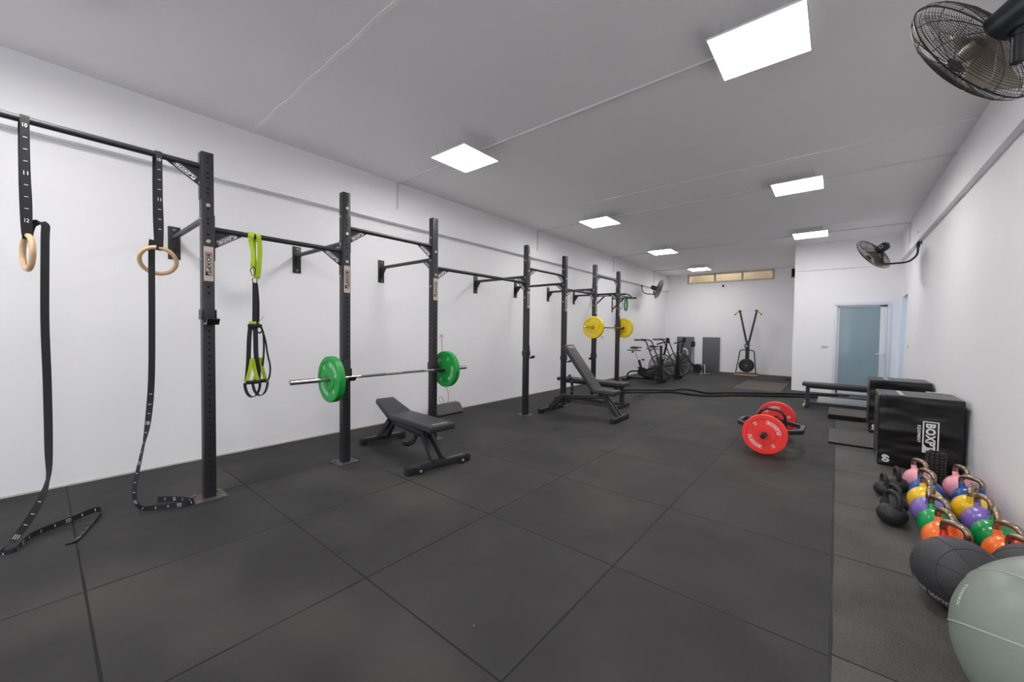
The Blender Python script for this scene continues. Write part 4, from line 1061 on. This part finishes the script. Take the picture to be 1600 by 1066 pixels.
# ------------------------------------------------------------------ far end machines
def make_bike(label, loc):
    t = thing('air_bike', label, 'exercise bike', loc, group='air bikes')   # origin at floor, x=0 at crank
    BK = BLACK_GLOSS
    b = MB(); b.beam((-.42, 0, .07), (.62, 0, .05), .05, .05); b.beam((-.42, -.24, .03), (-.42, .24, .03), .07, .045); b.beam((.52, -.27, .03), (.52, .27, .03), .07, .045)
    b.tube(catmull([(-.42, 0, .05), (-.40, 0, .16), (-.30, 0, .23), (-.12, 0, .25), (0, 0, .30)], 5), .022, 10)
    b.beam((0, 0, .25), (.50, 0, .40), .06, .05); b.beam((.50, -.075, .04), (.50, -.075, .95), .05, .05); b.beam((.50, .075, .04), (.50, .075, .60), .04, .04)
    b.beam((-.10, 0, .55), (0, 0, .22), .055, .05); b.build('frame', BK, t)
    b = MB(); b.cyl((-.13, 0, .55), (-.21, 0, .80), .015, 10); b.build('seat_post', BOLT, t)
    b = MB(); b.sphere((-.23, 0, .87), .1, sx=1.25, sy=.8, sz=.38, nu=20, nv=12); b.box((-.10, 0, .88), (.14, .05, .03), .012); b.build('saddle', VINYL, t)
    b = MB(); b.beam((-.42, 0, .80), (-.06, 0, .80), .04, .025); b.sphere((-.28, 0, .755), .028, nu=12, nv=8); b.cyl((-.02, 0, .56), (.04, 0, .56), .02, 10); b.build('seat_slider', BK, t)
    b = MB(); b.cyl((0, -.05, .24), (0, .05, .24), .115, 26); b.box((.18, -.03, .16), (.30, .10, .18), .04); b.beam((.05, -.11, .24), (.16, -.11, .16), .03, .02); b.box((.18, -.15, .15), (.09, .09, .03), .006); b.box((-.14, .15, .33), (.09, .09, .03), .006); b.build('crank_housing', RUBBER, t)
    # fan wheel with wire cage
    b = MB(); cx, cz, Rr = .50, .40, .325
    for sy in (-.05, .05):
        for q in (1., .8, .6, .42, .24): b.tube([(cx+Rr*q*math.cos(a), sy*(1.3-.3*q), cz+Rr*q*math.sin(a)) for a in [2*PI*k/40 for k in range(40)]], .0085 if q == 1 else .002, 6, closed=True)
        for k in range(64):
            a = 2*PI*k/64; b.tube([(cx+.05*math.cos(a), sy*1.3, cz+.05*math.sin(a)), (cx+Rr*math.cos(a+.25), sy, cz+Rr*math.sin(a+.25))], .0026, 4)
    b.build('fan_cage', mat('cage_wire', (64, 64, 65), .35, metal=.3), t)
    b = MB()
    for k in range(10):
        a = 2*PI*k/10; M_ = Matrix.Translation((cx, 0, cz)) @ Matrix.Rotation(-a, 4, 'Y') @ Matrix.Rotation(.6, 4, 'X')
        b.box((.165, 0, 0), (.24, .075, .003), 0, M_)
    b.cyl((cx, -.06, cz), (cx, .06, cz), .07, 20); b.build('fan_wheel', mat('fan_wheel_grey', (112, 112, 112), .45, metal=.3), t)
    for sy in (-.20, .20):
        b = MB(); k = -.0
        b.tube(catmull([(.46, sy, .34), (.33, sy, .62), (.20, sy, .93), (.17, sy, 1.02), (.10, sy*1.05, 1.075), (-.10, sy*1.1, 1.085), (-.14, sy*1.1, 1.085)], 5), .016, 10)
        b.slot(1); b.cyl((-.15, sy*1.1, 1.085), (-.02, sy*1.1, 1.083), .021, 10); b.build('moving_arm', [BK, RUBBER], t)
    b = MB(); b.beam((.40, -.12, .98), (.62, -.02, 1.06), .04, .035, (0, 0, 1), .01); b.build('console_bar', RUBBER, t)
    b = MB(); b.beam((.53, .06, .70), (.60, .05, 1.0), .03, .04); b.box((.62, .05, 1.08), (.06, .12, .14), .012); b.build('monitor', RUBBER, t)
    return t
make_bike('black air bike nearer of the two, big wire fan wheel, by the left wall', (-3.94, 10.2, 0))
make_bike('black air bike standing behind the other, closer to the back corner', (-3.90, 11.45, 0))

rw = thing('rowing_machine', 'grey and black rowing machine beyond the air bikes, in front of the grey panels', 'rowing machine', (-3.3, 13.2, 0))
GR = mat('rower_grey', (150, 152, 155), .4); BT = mat('rower_black', (26, 27, 30), .4)
b = MB(); b.beam((-.50, 0, .62), (-.04, 0, .12), .07, .06, (0, 0, 1), .01); b.build('rail', BT, rw)
b = MB(); b.box((.03, 0, .17), (.34, .26, .22), .05); b.cyl((.0, -.14, .18), (.0, .14, .18), .12, 26); b.slot(1); b.box((.02, 0, .29), (.30, .20, .04), .015)
b.build('flywheel_housing', [BT, mat('rower_teal', (72, 92, 104), .4)], rw)
b = MB()
for x in (.10, .19): b.beam((x, -.10, .31), (x+.01, -.12, .02), .05, .035)
b.beam((-.34, -.22, .03), (-.34, .22, .03), .05, .04); b.beam((-.34, 0, .03), (-.30, 0, .45), .05, .06); b.beam((.08, -.25, .02), (.24, .25, .02), .04, .03); b.build('leg', GR, rw)
b = MB(); b.beam((-.21, 0, .10), (-.20, 0, .62), .05, .07, (0, 0, 1), .01); b.beam((-.20, 0, .60), (-.19, 0, .86), .04, .05); b.build('monitor_arm', GR, rw)
b = MB(); b.box((-.185, -.03, .93), (.13, .05, .17), .02); b.build('monitor', BT, rw)
b = MB(); b.tube(catmull([(-.56, 0, .55), (-.57, 0, .68), (-.50, 0, .76), (-.40, 0, .75), (-.36, 0, .66), (-.35, 0, .58)], 5), .035, 12); b.build('seat', mat('rower_seat_grey', (176, 176, 176), .4), rw)

# ski machine on wooden-edged base
sk = thing('ski_machine', 'black ski trainer with lime handles on a square base against the back wall', 'ski machine', (-2.12, 13.98, 0))
b = MB(); b.box((0, 0, .028), (.58, .50, .05), .004); b.slot(1)
for sx in (-1, 1): b.box((sx*.292, 0, .028), (.012, .51, .05)); b.box((0, sx*.253, .028), (.59, .012, .05))
b.build('base', [RUBBER, mat('plywood_edge', (190, 150, 122), .6, var=.1)], sk)
b = MB(); b.lathe([(0, -.07), (.11, -.07), (.185, -.05), (.208, -.02), (.208, .05), (.18, .075), (0, .08)], 40, Matrix.Translation((0, -.06, .30)) @ Matrix.Rotation(PI/2, 4, 'X'))
b.build('flywheel_housing', mat('ski_black', (20, 20, 22), .35), sk)
b = MB(); b.lathe([(0, 0), (.13, 0), (.13, .006), (0, .006)], 30, Matrix.Translation((0, -.135, .30)) @ Matrix.Rotation(PI/2, 4, 'X')); b.slot(1); b.cyl((0, -.142, .30), (0, -.155, .30), .025, 16)
b.build('vent', [mat('vent_grey', (44, 44, 46), .6), mat('hub_brass', (150, 140, 70), .4)], sk)
b = MB(); b.beam((0, .02, .40), (0, .06, 1.06), .10, .09, (0, 1, 0), .01); b.build('mast', STEEL_BLACK, sk)
for s_ in (-1, 1):
    b = MB(); b.beam((s_*.035, .05, 1.02), (s_*.225, -.0, 1.98), .05, .055, (0, 1, 0), .008); b.cyl((s_*.225, .04, 1.97), (s_*.225, -.05, 1.97), .04, 18); a_ = b.build('upper_arm', STEEL_BLACK, sk)
    b = MB(); b.cyl((s_*.25, -.05, 1.97), (s_*.345, -.06, 1.87), .018, 12); b.slot(1); b.cyl((s_*.345, -.06, 1.87), (s_*.36, -.06, 1.855), .021, 12); b.build('pull_handle', [LIME, RUBBER], a_)
b = MB(); b.cyl((-.22, 0, 1.995), (.22, 0, 1.995), .003, 6); b.build('cord', BOLT, sk)
b = MB(); b.box((-.01, -.075, .90), (.11, .03, .13), .01); b.slot(1); b.box((-.01, -.092, .90), (.075, .006, .075)); b.build('monitor', [RUBBER, mat('teal_screen', (112, 160, 156), .3)], sk)
b = MB(); b.tube(catmull([(-.27, -.20, .05), (-.20, -.10, .60), (-.19, -.08, .70), (-.13, -.06, .77), (.13, -.06, .77), (.20, -.08, .70), (.21, -.10, .60), (.27, -.20, .05)], 6), .016, 10); b.build('support_hoop', STEEL_BLACK, sk)

# grey panels leaning on the back wall
GP = mat('grey_panel', (98, 98, 101), .55, var=.03)
for xc, wd_, lab in ((-4.06, .57, 'tall grey board on the back wall behind the rowing machine'), (-3.24, .535, 'tall grey board on the back wall between rowing machine and ski machine')):
    b = MB(); b.box((0, 0, .57), (wd_, .02, 1.14), .003); o = b.build('leaning_board', GP, loc=(xc, YB-.03, .001)); tag(o, lab, 'board', 'grey boards')
# small sensor on the back wall
b = MB(); b.box((0, 0, 0), (.05, .03, .07), .01); b.sphere((0, -.02, .01), .02, nu=12, nv=8); o = b.build('motion_sensor', RUBBER, loc=(-2.93, YB-.016, 2.84)); tag(o, 'small black sensor on the back wall under the vent window', 'sensor')
# sockets and switches
def socket(name, label, loc, sx, sy, cat):
    t = thing(name, label, cat, loc)
    b = MB(); b.box((0, 0, 0), (.008 if sx == 0 else sx, .008 if sy == 0 else sy, .07), .002); b.build('cover_plate', FRAMEW, t)
    b = MB()
    d_ = .006
    if sy == 0: b.box((0, -d_, 0), (sx*.7, .004, .04), .001)
    else: b.box((d_*(1 if loc[0] < 0 else -1), 0, 0), (.004, sy*.7, .04), .001)
    b.build('insert', mat('socket_grey', (196, 196, 198), .4), t)
socket('light_switch', 'white double switch on the partition left of the frosted door', (-.20, YP-.004, 1.02), .13, 0, 'switch')
socket('light_switch', 'white switch on the right wall next to the blue doorway', (XRW(1.09)-.004, 9.73, 1.09), 0, .09, 'switch')
socket('power_socket', 'white socket on the left wall beside the third upright', (R_['XL']+.004, 4.02, 1.20), 0, .09, 'socket')
socket('power_socket', 'white socket on the left wall between the yellow plates', (R_['XL']+.004, 9.49, 1.145), 0, .12, 'socket')
# dark wedge with a cable at the foot of the left wall
sp = thing('floor_speaker', 'dark grey flat unit by the wall behind the third upright, thin cable rising', 'speaker', (-4.60, 4.0, 0))
b = MB(); b.prism([(-.12, 0), (.10, 0), (.12, .03), (.02, .15), (-.08, .155), (-.13, .08)], .52, Matrix(((1, 0, 0, 0), (0, 0, 1, 0), (0, 1, 0, 0), (0, 0, 0, 1))))
bmesh.ops.bevel(b.bm, geom=b.bm.edges[:], offset=.01, segments=2, profile=.5, affect='EDGES')
b.build('body', mat('speaker_grey', (72, 71, 73), .5), sp)
b = MB(); b.tube(catmull([(-.08, .10, .14), (-.10, .12, .30), (-.14, .08, .48), (-.145, .04, .75), (-.15, .02, 1.16)], 6), .0028, 6); b.tube(catmull([(-.06, -.06, .14), (-.10, -.07, .24), (-.10, -.01, .25), (-.08, .02, .14)], 6), .0028, 6)
b.build('cable', RUBBER, sp)
# cables hanging below the right fan
b = MB(); b.tube(catmull([(0, 0, 0), (-.002, .02, -.25), (-.002, .16, -.55), (-.002, .28, -.8)], 6), .0022, 5); b.tube(catmull([(0, 0, 0), (-.002, -.03, -.2), (-.002, -.10, -.4)], 6), .0022, 5)
o = b.build('thin_cable', mat('pale_cable', (205, 200, 196), .5), loc=(R_['XR']-.004, 8.95, 2.70)); tag(o, 'thin pale cables hanging on the right wall below the far fan', 'cable')
